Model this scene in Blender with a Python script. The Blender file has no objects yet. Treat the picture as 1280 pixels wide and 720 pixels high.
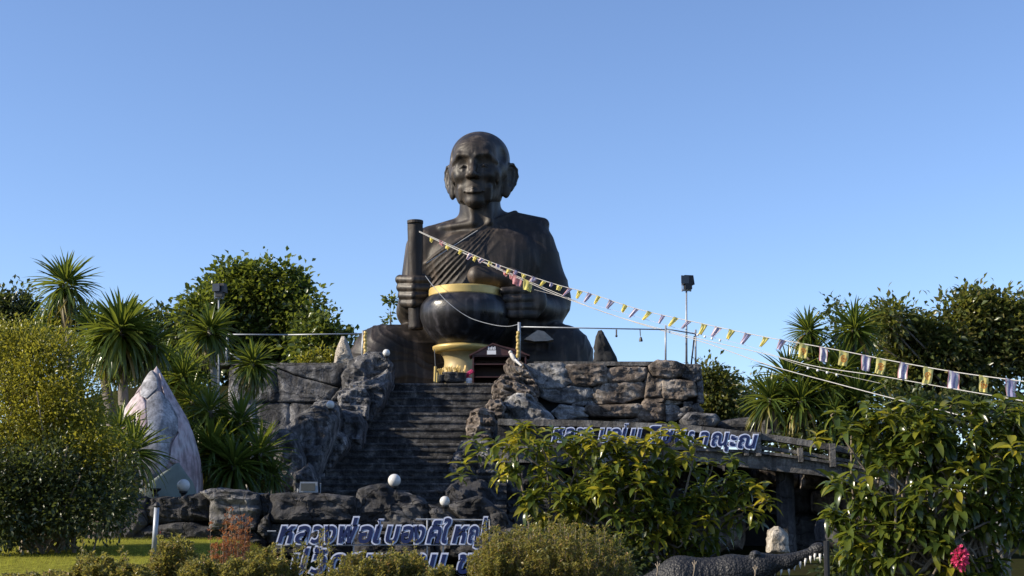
import bpy, math, random
import numpy as np
from mathutils import Matrix, Vector

random.seed(7)
RNG = np.random.default_rng(11)
SC = bpy.context.scene
COL = SC.collection

# ---------------------------------------------------------------- camera, sky, sun, exposure
FPX = 1758.0
PITCH = math.atan(295 / FPX)
CAMZ = 1.6
cam_d = bpy.data.cameras.new('camera')
cam = bpy.data.objects.new('camera', cam_d)
COL.objects.link(cam)
cam.location = (0, 0, CAMZ)
cam.rotation_euler = (math.pi / 2 + PITCH, 0, 0)
cam_d.sensor_width = 36
cam_d.lens = FPX / 1280 * 36
cam_d.clip_end = 6000
SC.camera = cam
SC.render.resolution_x, SC.render.resolution_y = 1024, 576

SUN_DIR = Vector((-0.86, -0.20, 0.46)).normalized()      # towards the sun
SUN_EL = math.asin(SUN_DIR.z)
SUN_AZ = math.atan2(SUN_DIR.x, SUN_DIR.y)
world = bpy.data.worlds.new('World')
SC.world = world
world.use_nodes = True
wn = world.node_tree
wbg = wn.nodes['Background']
sky = wn.nodes.new('ShaderNodeTexSky')
sky.sky_type = 'NISHITA'
sky.sun_disc = False
sky.sun_elevation = SUN_EL
sky.sun_rotation = SUN_AZ
sky.altitude = 1200
sky.air_density = 1.0
sky.dust_density = 0.8
sky.ozone_density = 4.5
skt = wn.nodes.new('ShaderNodeMix'); skt.data_type = 'RGBA'; skt.blend_type = 'MULTIPLY'
skt.inputs[0].default_value = 1.0
skt.inputs[7].default_value = (1.09, 1.005, 1.02, 1)          # the phone camera's slightly violet white balance
wn.links.new(sky.outputs[0], skt.inputs[6]); wn.links.new(skt.outputs[2], wbg.inputs[0])
wbg.inputs[1].default_value = 0.138
sun_d = bpy.data.lights.new('sun', 'SUN')
sun_d.energy = 5.0
sun_d.angle = math.radians(0.53)
sun_d.color = (1.0, 0.89, 0.71)
sun = bpy.data.objects.new('sun', sun_d)
COL.objects.link(sun)
sun.rotation_euler = SUN_DIR.to_track_quat('Z', 'Y').to_euler()
SC.view_settings.view_transform = 'Standard'
SC.view_settings.look = 'None'
SC.view_settings.exposure = 0.6
SC.view_settings.gamma = 1

# ---------------------------------------------------------------- geometry helpers
CP, SP = math.cos(PITCH), math.sin(PITCH)


def P(px, py, Y):
    """Point of the place that the photograph shows at (px, py), Y metres away."""
    u = (px - 640) / FPX
    v = (360 - py) / FPX
    t = Y / (CP - v * SP)
    return np.array((u * t, Y, CAMZ + (SP + v * CP) * t))


def world_loc(o):
    l = np.zeros(3)
    while o is not None:
        l += np.array(o.location)
        o = o.parent
    return l


def thing(name, label, cat, loc=(0, 0, 0), group=None, kind=None):
    o = bpy.data.objects.new(name, None)
    o.empty_display_size = 0.2
    COL.objects.link(o)
    o.location = loc
    tag(o, label, cat, group, kind)
    return o


def tag(o, label=None, cat=None, group=None, kind=None):
    if label: o['label'] = label
    if cat: o['category'] = cat
    if group: o['group'] = group
    if kind: o['kind'] = kind
    return o


def mk_mesh(name, V, F, mats, smooth=False, attr=None, midx=None):
    me = bpy.data.meshes.new(name)
    V = np.asarray(V, dtype=np.float32)
    if isinstance(F, np.ndarray):
        n, k = F.shape
        me.vertices.add(len(V))
        me.vertices.foreach_set('co', V.ravel())
        me.loops.add(n * k)
        me.loops.foreach_set('vertex_index', F.astype(np.int32).ravel())
        me.polygons.add(n)
        me.polygons.foreach_set('loop_start', np.arange(0, n * k, k, dtype=np.int32))
        me.polygons.foreach_set('loop_total', np.full(n, k, dtype=np.int32))
    else:
        me.from_pydata([tuple(map(float, v)) for v in V], [], F)
    me.update(calc_edges=True)
    if smooth:
        me.polygons.foreach_set('use_smooth', np.ones(len(me.polygons), dtype=bool))
    if attr is not None:
        a = me.attributes.new('rnd', 'FLOAT', 'POINT')
        a.data.foreach_set('value', np.asarray(attr, dtype=np.float32))
    if not isinstance(mats, (list, tuple)): mats = [mats]
    for m in mats: me.materials.append(m)
    if midx is not None:
        me.polygons.foreach_set('material_index', np.asarray(midx, dtype=np.int32))
    return me


def part(name, V, F, mat, parent=None, smooth=False, attr=None, kind=None, label=None, midx=None):
    """V in world coordinates; the object hangs under parent."""
    V = np.asarray(V, dtype=float)
    if parent is not None:
        V = V - world_loc(parent)
    me = mk_mesh(name, V, F, mat, smooth, attr, midx)
    o = bpy.data.objects.new(name, me)
    COL.objects.link(o)
    if parent is not None: o.parent = parent
    if kind: o['kind'] = kind
    if label: o['label'] = label
    return o


def solo(name, V, F, mat, label, cat, base, smooth=False, group=None, kind=None, attr=None, midx=None):
    base = np.asarray(base, dtype=float)
    me = mk_mesh(name, np.asarray(V) - base, F, mat, smooth, attr, midx)
    o = bpy.data.objects.new(name, me)
    COL.objects.link(o)
    o.location = base
    return tag(o, label, cat, group, kind)


def box(c, s, rz=0.0, taper=1.0):
    x, y, z = np.array(s) / 2.0
    V = np.array([(sx * x * (taper if sz > 0 else 1), sy * y * (taper if sz > 0 else 1), sz * z) for sz in (-1, 1) for sy in (-1, 1) for sx in (-1, 1)])
    c_, s_ = math.cos(rz), math.sin(rz)
    R = np.array(((c_, -s_, 0), (s_, c_, 0), (0, 0, 1)))
    V = V @ R.T + np.array(c)
    F = [(0, 2, 3, 1), (4, 5, 7, 6), (0, 1, 5, 4), (2, 6, 7, 3), (0, 4, 6, 2), (1, 3, 7, 5)]
    return V, F


def join(*vf):
    V, F, n = [], [], 0
    for v, f in vf:
        V.append(np.asarray(v, dtype=float))
        F += [tuple(int(i) + n for i in q) for q in f]
        n += len(v)
    return np.concatenate(V), F


def tube(pts, radii, n=8, cap=True):
    pts = np.asarray(pts, dtype=float)
    if np.isscalar(radii): radii = [radii] * len(pts)
    V, F = [], []
    tang = np.gradient(pts, axis=0)
    tang /= np.linalg.norm(tang, axis=1)[:, None] + 1e-9
    ref = np.array((0, 0, 1.0)) if abs(tang[0][2]) < 0.9 else np.array((1.0, 0, 0))
    a = np.cross(ref, tang[0]); a /= np.linalg.norm(a)
    for i, p in enumerate(pts):
        a = a - tang[i] * np.dot(a, tang[i]); a /= np.linalg.norm(a) + 1e-9
        b = np.cross(tang[i], a)
        for k in range(n):
            t = 2 * math.pi * k / n
            V.append(p + radii[i] * (a * math.cos(t) + b * math.sin(t)))
    for i in range(len(pts) - 1):
        for k in range(n):
            k2 = (k + 1) % n
            F.append((i * n + k, i * n + k2, (i + 1) * n + k2, (i + 1) * n + k))
    if cap:
        F.append(tuple(range(n))[::-1])
        F.append(tuple((len(pts) - 1) * n + k for k in range(n)))
    return np.array(V), F


def lathe(profile, c, n=32):
    """profile: (r, z) from bottom to top round the vertical axis through c."""
    V, F = [], []
    for r, z in profile:
        for k in range(n):
            t = 2 * math.pi * k / n
            V.append((c[0] + r * math.cos(t), c[1] + r * math.sin(t), c[2] + z))
    for i in range(len(profile) - 1):
        for k in range(n):
            k2 = (k + 1) % n
            F.append((i * n + k, i * n + k2, (i + 1) * n + k2, (i + 1) * n + k))
    F.append(tuple(range(n))[::-1])
    F.append(tuple((len(profile) - 1) * n + k for k in range(n)))
    return np.array(V), F


def sphere(c, r, n=20, m=12):
    pr = [(max(1e-3, r * math.sin(math.pi * i / m)), -r * math.cos(math.pi * i / m)) for i in range(m + 1)]
    return lathe(pr, c, n)


# vectorised value noise
def _h(i, j, k):
    n = (i.astype(np.int64) * 374761393 + j.astype(np.int64) * 668265263 + k.astype(np.int64) * 2147483647) & 0xffffffff
    n = ((n ^ (n >> 13)) * 1274126177) & 0xffffffff
    n = (n ^ (n >> 16)) & 0xffffff
    return n / float(0xffffff)


def noise3(p):
    p = np.asarray(p, dtype=float)
    f = np.floor(p)
    t = p - f
    t = t * t * (3 - 2 * t)
    i, j, k = f[..., 0], f[..., 1], f[..., 2]
    x, y, z = t[..., 0], t[..., 1], t[..., 2]
    r = 0
    for a in (0, 1):
        for b in (0, 1):
            for c in (0, 1):
                w = (x if a else 1 - x) * (y if b else 1 - y) * (z if c else 1 - z)
                r = r + w * _h(i + a, j + b, k + c)
    return r * 2 - 1


def fbm(p, o=4):
    s, a, r = 1.0, 1.0, 0.0
    p = np.asarray(p, dtype=float)
    for q in range(o):
        r = r + a * noise3(p * s + q * 17.3)
        s *= 2.03; a *= 0.5
    return r


# surface nets: a mesh of the zero level of a grid of signed distances
def surface_nets(D, org, h):
    S = D < 0
    nx, ny, nz = D.shape
    c = np.zeros((nx - 1, ny - 1, nz - 1), dtype=np.int8)
    for a in (0, 1):
        for b in (0, 1):
            for d in (0, 1):
                c += S[a:nx - 1 + a, b:ny - 1 + b, d:nz - 1 + d]
    act = (c > 0) & (c < 8)
    idx = np.argwhere(act)
    num = -np.ones(act.shape, dtype=np.int64)
    num[act] = np.arange(len(idx))
    acc = np.zeros((len(idx), 3)); cnt = np.zeros(len(idx))
    I = idx.T
    corners = [(a, b, d) for a in (0, 1) for b in (0, 1) for d in (0, 1)]
    for p in corners:
        for ax in range(3):
            if p[ax]: continue
            q = list(p); q[ax] = 1
            v0 = D[I[0] + p[0], I[1] + p[1], I[2] + p[2]]
            v1 = D[I[0] + q[0], I[1] + q[1], I[2] + q[2]]
            m = (v0 < 0) != (v1 < 0)
            t = np.where(m, v0 / np.where(m, v0 - v1, 1), 0)
            pos = np.repeat(np.array(p, dtype=float)[None], len(idx), 0)
            pos[:, ax] += t
            acc[m] += pos[m]; cnt[m] += 1
    V = (idx + acc / cnt[:, None]) * h + np.array(org)
    quads = []
    for ax in range(3):
        sl0 = [slice(1, -1)] * 3; sl0[ax] = slice(0, D.shape[ax] - 1)
        sl1 = [slice(1, -1)] * 3; sl1[ax] = slice(1, D.shape[ax])
        s0, s1 = S[tuple(sl0)], S[tuple(sl1)]
        for flip in (0, 1):
            e = np.argwhere((s0 & ~s1) if not flip else (~s0 & s1))
            if not len(e): continue
            off = np.ones(3, dtype=int); off[ax] = 0
            e = e + off
            b1, b2 = [k for k in range(3) if k != ax]
            def cell(d1, d2):
                g = e.copy(); g[:, b1] -= d1; g[:, b2] -= d2
                return num[g[:, 0], g[:, 1], g[:, 2]]
            q = np.stack([cell(1, 1), cell(0, 1), cell(0, 0), cell(1, 0)], 1)
            if (flip == 1) != (ax == 1): q = q[:, ::-1]
            quads.append(q)
    return V, np.concatenate(quads)


class Field:
    def __init__(s, lo, hi, h):
        s.h = h; s.lo = np.array(lo, dtype=float)
        n = np.ceil((np.array(hi) - s.lo) / h).astype(int) + 1
        s.ax = [s.lo[k] + h * np.arange(n[k]) for k in range(3)]
        s.D = np.full(n, 50.0, dtype=np.float32)

    def region(s, lo, hi):
        sl = []
        for k in range(3):
            a = max(0, int((lo[k] - s.lo[k]) / s.h)); b = min(len(s.ax[k]), int((hi[k] - s.lo[k]) / s.h) + 2)
            sl.append(slice(a, max(a + 1, b)))
        X, Y, Z = np.meshgrid(s.ax[0][sl[0]], s.ax[1][sl[1]], s.ax[2][sl[2]], indexing='ij')
        return tuple(sl), X, Y, Z

    def put(s, sl, d, k, sub=False):
        o = s.D[sl]
        if sub:
            d = -d
            if k > 0:
                hh = np.clip(0.5 - 0.5 * (d - o) / k, 0, 1)
                s.D[sl] = (d * (1 - hh) + o * hh) + k * hh * (1 - hh)
            else: s.D[sl] = np.maximum(o, d)
            return
        if k > 0:
            hh = np.clip(0.5 + 0.5 * (d - o) / k, 0, 1)
            s.D[sl] = (d * (1 - hh) + o * hh) - k * hh * (1 - hh)
        else: s.D[sl] = np.minimum(o, d)

    def ell(s, c, r, k=4, sub=False, rot=None, extra=None):
        c = np.array(c, dtype=float); r = np.array(r, dtype=float)
        m = max(r) + k + 4
        sl, X, Y, Z = s.region(c - m, c + m)
        Q = np.stack([X - c[0], Y - c[1], Z - c[2]], -1)
        if rot is not None: Q = Q @ np.array(rot)
        q = Q / r
        k0 = np.sqrt((q * q).sum(-1)); k1 = np.sqrt(((q / r) ** 2).sum(-1)) + 1e-9
        d = k0 * (k0 - 1) / k1
        if extra is not None: d = d + extra(X, Y, Z)
        s.put(sl, d, k, sub)

    def cap(s, a, b, r1, r2=None, k=4, sub=False, extra=None):
        a = np.array(a, dtype=float); b = np.array(b, dtype=float)
        r2 = r1 if r2 is None else r2
        m = max(r1, r2) + k + 4
        sl, X, Y, Z = s.region(np.minimum(a, b) - m, np.maximum(a, b) + m)
        Q = np.stack([X - a[0], Y - a[1], Z - a[2]], -1)
        ab = b - a
        t = np.clip((Q @ ab) / (ab @ ab + 1e-9), 0, 1)
        d = np.sqrt(((Q - t[..., None] * ab) ** 2).sum(-1)) - (r1 + (r2 - r1) * t)
        if extra is not None: d = d + extra(X, Y, Z)
        s.put(sl, d, k, sub)


# ---------------------------------------------------------------- materials
def new_mat(name):
    m = bpy.data.materials.new(name)
    m.use_nodes = True
    nt = m.node_tree
    return m, nt, nt.nodes['Principled BSDF'], nt.nodes['Material Output']


def nd(nt, kind, **kw):
    n = nt.nodes.new(kind)
    for k, v in kw.items():
        if k.startswith('i_'):
            key = k[2:]
            key = int(key) if key.isdigit() else key.replace('_', ' ')
            n.inputs[key].default_value = v
        else: setattr(n, k, v)
    return n


def ramp(nt, fac, stops, interp='LINEAR'):
    r = nt.nodes.new('ShaderNodeValToRGB')
    r.color_ramp.interpolation = interp
    e = r.color_ramp.elements
    while len(e) < len(stops): e.new(0.5)
    for el, (p, c) in zip(e, stops):
        el.position = p
        el.color = (*c, 1) if len(c) == 3 else c
    nt.links.new(fac, r.inputs[0])
    return r


def g3(v): return (v, v, v)


def mixc(nt, fac, a, b, mode='MIX'):
    m = nt.nodes.new('ShaderNodeMix'); m.data_type = 'RGBA'; m.blend_type = mode
    for sock, val in ((m.inputs[0], fac), (m.inputs[6], a), (m.inputs[7], b)):
        if isinstance(val, bpy.types.NodeSocket): nt.links.new(val, sock)
        elif isinstance(val, (int, float)): sock.default_value = val
        else: sock.default_value = (*val, 1)
    return m.outputs[2]


def plain(name, col, rough=0.6, metal=0.0, var=0.15, scale=6.0, bump=0.0, spec=0.5):
    m, nt, b, out = new_mat(name)
    tc = nd(nt, 'ShaderNodeTexCoord')
    n = nd(nt, 'ShaderNodeTexNoise', i_Scale=scale, i_Detail=6.0, i_Roughness=0.65)
    nt.links.new(tc.outputs['Object'], n.inputs['Vector'])
    lo = tuple(c * (1 - var) for c in col); hi = tuple(min(1, c * (1 + var)) for c in col)
    r = ramp(nt, n.outputs[0], [(0.3, lo), (0.7, hi)])
    nt.links.new(r.outputs[0], b.inputs['Base Color'])
    b.inputs['Roughness'].default_value = rough
    b.inputs['Metallic'].default_value = metal
    b.inputs['Specular IOR Level'].default_value = spec
    if bump:
        bp = nd(nt, 'ShaderNodeBump', i_Strength=bump, i_Distance=0.02)
        nt.links.new(n.outputs[0], bp.inputs['Height'])
        nt.links.new(bp.outputs[0], b.inputs['Normal'])
    return m


def rock_mat(name, dark, mid, pale, pale_amt=0.5, scale=1.0, crack=1.0, streak=0.5):
    m, nt, b, out = new_mat(name)
    L = nt.links
    geo = nd(nt, 'ShaderNodeNewGeometry')
    n1 = nd(nt, 'ShaderNodeTexNoise', i_Scale=1.3 * scale, i_Detail=8.0, i_Roughness=0.62, i_Distortion=0.6)
    L.new(geo.outputs['Position'], n1.inputs['Vector'])
    n2 = nd(nt, 'ShaderNodeTexNoise', i_Scale=9.0 * scale, i_Detail=7.0, i_Roughness=0.7)
    L.new(geo.outputs['Position'], n2.inputs['Vector'])
    base = ramp(nt, n1.outputs[0], [(0.30, dark), (0.5, mid), (0.5 + 0.28 * (1.2 - pale_amt), pale)])
    # water stains: narrow tall noise
    mp = nd(nt, 'ShaderNodeMapping'); mp.inputs['Scale'].default_value = (4.5, 4.5, 0.55)
    L.new(geo.outputs['Position'], mp.inputs['Vector'])
    n3 = nd(nt, 'ShaderNodeTexNoise', i_Scale=1.3, i_Detail=5.0, i_Roughness=0.6)
    L.new(mp.outputs[0], n3.inputs['Vector'])
    st = ramp(nt, n3.outputs[0], [(0.46, g3(1.0)), (0.60, g3(1 - 0.75 * streak))])
    c1 = mixc(nt, 1.0, base.outputs[0], st.outputs[0], 'MULTIPLY')
    sp = ramp(nt, n2.outputs[0], [(0.32, g3(0.55)), (0.52, g3(1.0)), (0.72, g3(1.35))])
    c2 = mixc(nt, 1.0, c1, sp.outputs[0], 'MULTIPLY')
    # hairline cracks
    v = nd(nt, 'ShaderNodeTexVoronoi', feature='DISTANCE_TO_EDGE', i_Scale=1.5 * scale)
    wob = nd(nt, 'ShaderNodeTexNoise', i_Scale=2.2, i_Detail=4.0)
    L.new(geo.outputs['Position'], wob.inputs['Vector'])
    av = nd(nt, 'ShaderNodeVectorMath', operation='MULTIPLY_ADD')
    av.inputs[1].default_value = (0.7, 0.7, 0.7)
    L.new(wob.outputs['Color'], av.inputs[0]); L.new(geo.outputs['Position'], av.inputs[2])
    L.new(av.outputs[0], v.inputs['Vector'])
    cr = ramp(nt, v.outputs['Distance'], [(0.0, g3(1 - 0.7 * crack)), (0.022, g3(1.0))])
    c3 = mixc(nt, 1.0, c2, cr.outputs[0], 'MULTIPLY')
    L.new(c3, b.inputs['Base Color'])
    b.inputs['Roughness'].default_value = 0.85
    b.inputs['Specular IOR Level'].default_value = 0.3
    hsum = nd(nt, 'ShaderNodeMath', operation='MULTIPLY_ADD', i_1=0.5)
    L.new(n2.outputs[0], hsum.inputs[0]); L.new(n1.outputs[0], hsum.inputs[2])
    h2 = nd(nt, 'ShaderNodeMath', operation='MULTIPLY_ADD', i_1=0.35)
    L.new(cr.outputs[0], h2.inputs[0]); L.new(hsum.outputs[0], h2.inputs[2])
    bp = nd(nt, 'ShaderNodeBump', i_Strength=0.75, i_Distance=0.12)
    L.new(h2.outputs[0], bp.inputs['Height'])
    L.new(bp.outputs[0], b.inputs['Normal'])
    return m


def leaf_mat(name, stops, trans=0.35, rough=0.42, tcol=(0.35, 0.42, 0.03), spec=0.5):
    m, nt, b, out = new_mat(name)
    L = nt.links
    at = nd(nt, 'ShaderNodeAttribute', attribute_name='rnd')
    oi = nd(nt, 'ShaderNodeObjectInfo')
    ad = nd(nt, 'ShaderNodeMath', operation='ADD'); L.new(at.outputs['Fac'], ad.inputs[0]); L.new(oi.outputs['Random'], ad.inputs[1])
    fr = nd(nt, 'ShaderNodeMath', operation='FRACT'); L.new(ad.outputs[0], fr.inputs[0])
    r = ramp(nt, fr.outputs[0], stops)
    L.new(r.outputs[0], b.inputs['Base Color'])
    b.inputs['Roughness'].default_value = rough
    b.inputs['Specular IOR Level'].default_value = spec
    tr = nd(nt, 'ShaderNodeBsdfTranslucent')
    tc = mixc(nt, 0.6, r.outputs[0], tcol)
    L.new(tc, tr.inputs[0])
    ms = nd(nt, 'ShaderNodeMixShader'); ms.inputs[0].default_value = trans
    L.new(b.outputs[0], ms.inputs[1]); L.new(tr.outputs[0], ms.inputs[2])
    L.new(ms.outputs[0], out.inputs['Surface'])
    return m


def bronze_mat(name, base, dusty_and_sunlit, rough=0.4, scale=1.0):
    m, nt, b, out = new_mat(name)
    L = nt.links
    tc = nd(nt, 'ShaderNodeTexCoord')
    n = nd(nt, 'ShaderNodeTexNoise', i_Scale=1.1 * scale, i_Detail=8.0, i_Roughness=0.68)
    L.new(tc.outputs['Object'], n.inputs['Vector'])
    mp = nd(nt, 'ShaderNodeMapping'); mp.inputs['Scale'].default_value = (3.2, 3.2, 0.35)
    L.new(tc.outputs['Object'], mp.inputs['Vector'])
    n3 = nd(nt, 'ShaderNodeTexNoise', i_Scale=1.6, i_Detail=5.0)
    L.new(mp.outputs[0], n3.inputs['Vector'])
    r = ramp(nt, n.outputs[0], [(0.35, base), (0.72, dusty_and_sunlit)])
    st = ramp(nt, n3.outputs[0], [(0.45, g3(0.75)), (0.54, g3(1.1)), (0.68, g3(2.9))])
    c = mixc(nt, 1.0, r.outputs[0], st.outputs[0], 'MULTIPLY')
    L.new(c, b.inputs['Base Color'])
    rr = ramp(nt, n.outputs[0], [(0.3, g3(rough - 0.07)), (0.7, g3(rough + 0.16))])
    L.new(rr.outputs[0], b.inputs['Roughness'])
    b.inputs['Specular IOR Level'].default_value = 0.38
    n4 = nd(nt, 'ShaderNodeTexNoise', i_Scale=14.0, i_Detail=5.0, i_Roughness=0.6)
    L.new(tc.outputs['Object'], n4.inputs['Vector'])
    bp = nd(nt, 'ShaderNodeBump', i_Strength=0.25, i_Distance=0.02)
    L.new(n4.outputs[0], bp.inputs['Height']); L.new(bp.outputs[0], b.inputs['Normal'])
    return m


M = {}
M['bronze'] = bronze_mat('dark_bronze', (0.015, 0.012, 0.010), (0.048, 0.037, 0.028), 0.48)
M['robe'] = bronze_mat('dark_bronze_robe', (0.012, 0.0098, 0.009), (0.040, 0.030, 0.023), 0.54)
M['dusty_and_sunlit'] = plain('sunlit_patch_tone', (0.30, 0.25, 0.20), 0.85, 0, 0.25, 6, 0.2)  # sunlight on the statue's folded foot, put into a pale colour
M['bowl'] = bronze_mat('black_lacquer', (0.010, 0.010, 0.012), (0.030, 0.028, 0.030), 0.30, 1.6)
M['wood_staff'] = bronze_mat('dark_staff', (0.018, 0.014, 0.012), (0.040, 0.030, 0.024), 0.6, 5)
M['gold'] = plain('gold_paint', (0.50, 0.36, 0.12), 0.42, 0.25, 0.15, 3, 0.1)
M['gold_dull'] = plain('dull_gold_paint', (0.34, 0.26, 0.12), 0.55, 0.15, 0.25, 3, 0.1)
M['rock_l'] = rock_mat('grey_rockwork', (0.045, 0.044, 0.046), (0.125, 0.122, 0.125), (0.34, 0.33, 0.325), 0.55, 1.5, 1.0, 0.85)
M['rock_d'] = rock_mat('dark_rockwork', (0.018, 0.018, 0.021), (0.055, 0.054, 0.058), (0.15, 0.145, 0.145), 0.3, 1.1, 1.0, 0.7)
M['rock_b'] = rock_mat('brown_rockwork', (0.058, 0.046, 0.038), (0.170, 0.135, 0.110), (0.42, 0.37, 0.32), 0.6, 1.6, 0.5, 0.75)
M['rock_p'] = rock_mat('pale_rockwork', (0.08, 0.08, 0.085), (0.23, 0.225, 0.225), (0.46, 0.45, 0.44), 0.7, 2.2, 0.8, 0.6)
M['rock_cream'] = rock_mat('cream_rockwork', (0.30, 0.26, 0.21), (0.46, 0.41, 0.34), (0.6, 0.55, 0.48), 0.6, 2.0, 0.8, 0.3)
M['stair'] = rock_mat('stained_concrete_steps', (0.018, 0.018, 0.019), (0.058, 0.056, 0.057), (0.20, 0.19, 0.185), 0.45, 3.0, 0.1, 0.6)
M['concrete'] = rock_mat('weathered_concrete', (0.075, 0.07, 0.065), (0.15, 0.14, 0.13), (0.30, 0.29, 0.27), 0.35, 2.0, 0.2, 0.7)
M['gap'] = plain('dark_joint_mortar', (0.02, 0.02, 0.021), 0.95, 0, 0.3, 8)
M['steel'] = plain('galvanised_steel', (0.30, 0.32, 0.35), 0.5, 0.4, 0.2, 10)
M['black'] = plain('black_metal', (0.015, 0.015, 0.017), 0.45, 0.2, 0.3, 12)
M['glass_lens'] = plain('floodlight_glass', (0.05, 0.05, 0.055), 0.08, 0.0, 0.2, 12)
M['white'] = plain('white_paint', (0.70, 0.71, 0.74), 0.55, 0, 0.08, 8)
M['sign_white'] = plain('sign_white', (0.60, 0.64, 0.80), 0.5, 0, 0.1, 8)
M['sign_blue'] = plain('sign_blue', (0.007, 0.015, 0.085), 0.35, 0, 0.15, 8)
M['globe'] = plain('milky_globe', (0.58, 0.57, 0.55), 0.25, 0, 0.06, 20)
M['rope'] = plain('pale_rope', (0.40, 0.39, 0.37), 0.8, 0, 0.15, 30)
M['wire'] = plain('dark_wire', (0.06, 0.06, 0.06), 0.6, 0, 0.15, 30)
M['maroon'] = plain('maroon_wood', (0.055, 0.018, 0.016), 0.5, 0, 0.3, 9, 0.2)
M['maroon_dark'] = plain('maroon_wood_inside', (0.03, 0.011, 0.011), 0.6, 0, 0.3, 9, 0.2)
M['trunk'] = plain('grey_bark', (0.14, 0.12, 0.10), 0.85, 0, 0.45, 9, 0.6)
M['trunk_pale'] = plain('pale_palm_bark', (0.34, 0.32, 0.29), 0.85, 0, 0.3, 12, 0.5)
M['twig'] = plain('brown_twig', (0.16, 0.13, 0.095), 0.85, 0, 0.35, 12, 0.3)
M['soil'] = plain('dark_soil', (0.035, 0.028, 0.02), 0.95, 0, 0.4, 4, 0.5)
M['yellow_cloth'] = leaf_mat('yellow_cloth', [(0, (0.85, 0.74, 0.22)), (1, (0.88, 0.78, 0.28))], 0.5, 0.8, (0.95, 0.85, 0.35), 0.2)
M['red_cloth'] = leaf_mat('red_cloth', [(0, (0.70, 0.34, 0.34)), (1, (0.74, 0.40, 0.40))], 0.45, 0.8, (0.9, 0.5, 0.5), 0.2)
M['white_cloth'] = leaf_mat('white_cloth', [(0, (0.75, 0.74, 0.74)), (1, (0.8, 0.79, 0.79))], 0.35, 0.8, (0.85, 0.8, 0.8), 0.2)
M['blue_cloth'] = leaf_mat('blue_cloth', [(0, (0.34, 0.32, 0.50)), (1, (0.38, 0.36, 0.54))], 0.45, 0.8, (0.5, 0.48, 0.7), 0.2)
M['orange_print'] = plain('orange_print', (0.62, 0.22, 0.03), 0.8)
M['grass'] = leaf_mat('lawn_grass', [(0, (0.20, 0.23, 0.028)), (0.5, (0.36, 0.38, 0.04)), (1, (0.48, 0.45, 0.07))], 0.5, 0.5, (0.70, 0.70, 0.08), 0.3)
M['leaf_tree'] = leaf_mat('broadleaf', [(0, (0.034, 0.058, 0.016)), (0.6, (0.070, 0.098, 0.024)), (0.92, (0.13, 0.155, 0.036)), (1, (0.20, 0.18, 0.045))], 0.36, 0.28, (0.34, 0.40, 0.04))
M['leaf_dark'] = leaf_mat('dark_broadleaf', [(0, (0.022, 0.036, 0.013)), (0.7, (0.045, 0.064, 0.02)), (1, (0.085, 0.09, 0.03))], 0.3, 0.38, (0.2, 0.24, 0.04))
M['leaf_olive'] = leaf_mat('olive_broadleaf', [(0, (0.038, 0.058, 0.018)), (0.6, (0.085, 0.105, 0.032)), (1, (0.18, 0.15, 0.055))], 0.38, 0.32, (0.36, 0.37, 0.05))
M['leaf_yellow'] = leaf_mat('golden_leaf', [(0, (0.075, 0.098, 0.014)), (0.5, (0.145, 0.155, 0.018)), (0.85, (0.24, 0.225, 0.026)), (1, (0.34, 0.30, 0.04))], 0.42, 0.36, (0.50, 0.46, 0.05))
M['leaf_hedge'] = leaf_mat('hedge_leaf', [(0, (0.085, 0.095, 0.025)), (0.5, (0.17, 0.165, 0.045)), (0.85, (0.30, 0.26, 0.08)), (1, (0.36, 0.19, 0.09))], 0.42, 0.33, (0.55, 0.48, 0.09))
M['leaf_red'] = leaf_mat('reddish_leaf', [(0, (0.15, 0.06, 0.03)), (0.6, (0.30, 0.12, 0.05)), (1, (0.38, 0.22, 0.08))], 0.4, 0.4, (0.6, 0.22, 0.07))
M['leaf_big'] = leaf_mat('large_leaf', [(0, (0.036, 0.060, 0.014)), (0.55, (0.072, 0.100, 0.018)), (0.88, (0.13, 0.15, 0.024)), (1, (0.24, 0.21, 0.025))], 0.34, 0.25, (0.38, 0.42, 0.04))
M['leaf_young'] = leaf_mat('young_leaf', [(0, (0.15, 0.17, 0.02)), (0.7, (0.28, 0.26, 0.028)), (1, (0.50, 0.38, 0.03))], 0.42, 0.27, (0.65, 0.58, 0.05))
M['blade'] = leaf_mat('sword_leaf', [(0, (0.034, 0.062, 0.015)), (0.7, (0.068, 0.102, 0.022)), (1, (0.12, 0.15, 0.03))], 0.34, 0.24, (0.40, 0.46, 0.05))
M['blade_old'] = leaf_mat('old_sword_leaf', [(0, (0.10, 0.11, 0.02)), (0.6, (0.22, 0.18, 0.03)), (1, (0.20, 0.14, 0.07))], 0.3, 0.5, (0.4, 0.32, 0.06))
M['pink'] = leaf_mat('pink_petal', [(0, (0.55, 0.04, 0.12)), (1, (0.75, 0.10, 0.22))], 0.3, 0.6, (0.8, 0.1, 0.25), 0.2)
M['bract'] = leaf_mat('red_bract', [(0, (0.4, 0.06, 0.04)), (1, (0.5, 0.14, 0.10))], 0.3, 0.6, (0.6, 0.1, 0.08), 0.2)
M['globe_dirty'] = plain('dusty_white_plaster', (0.42, 0.40, 0.37), 0.8, 0, 0.25, 12)

# ================================================================ the seated monk
SY = 38.0
KU = 0.0223
S0 = P(600, 478, SY)                       # local origin of the sculpture, 1 unit = KU metres
PLAT_Z = P(600, 478, 31.0)[2]              # height of the terrace it sits on


def Lp(px, py, d=0.0):
    """Sculpture-local point (units) for a photograph point at depth d units behind the sculpture's axis."""
    return (P(px, py, SY + d * KU) - S0) / KU


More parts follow.
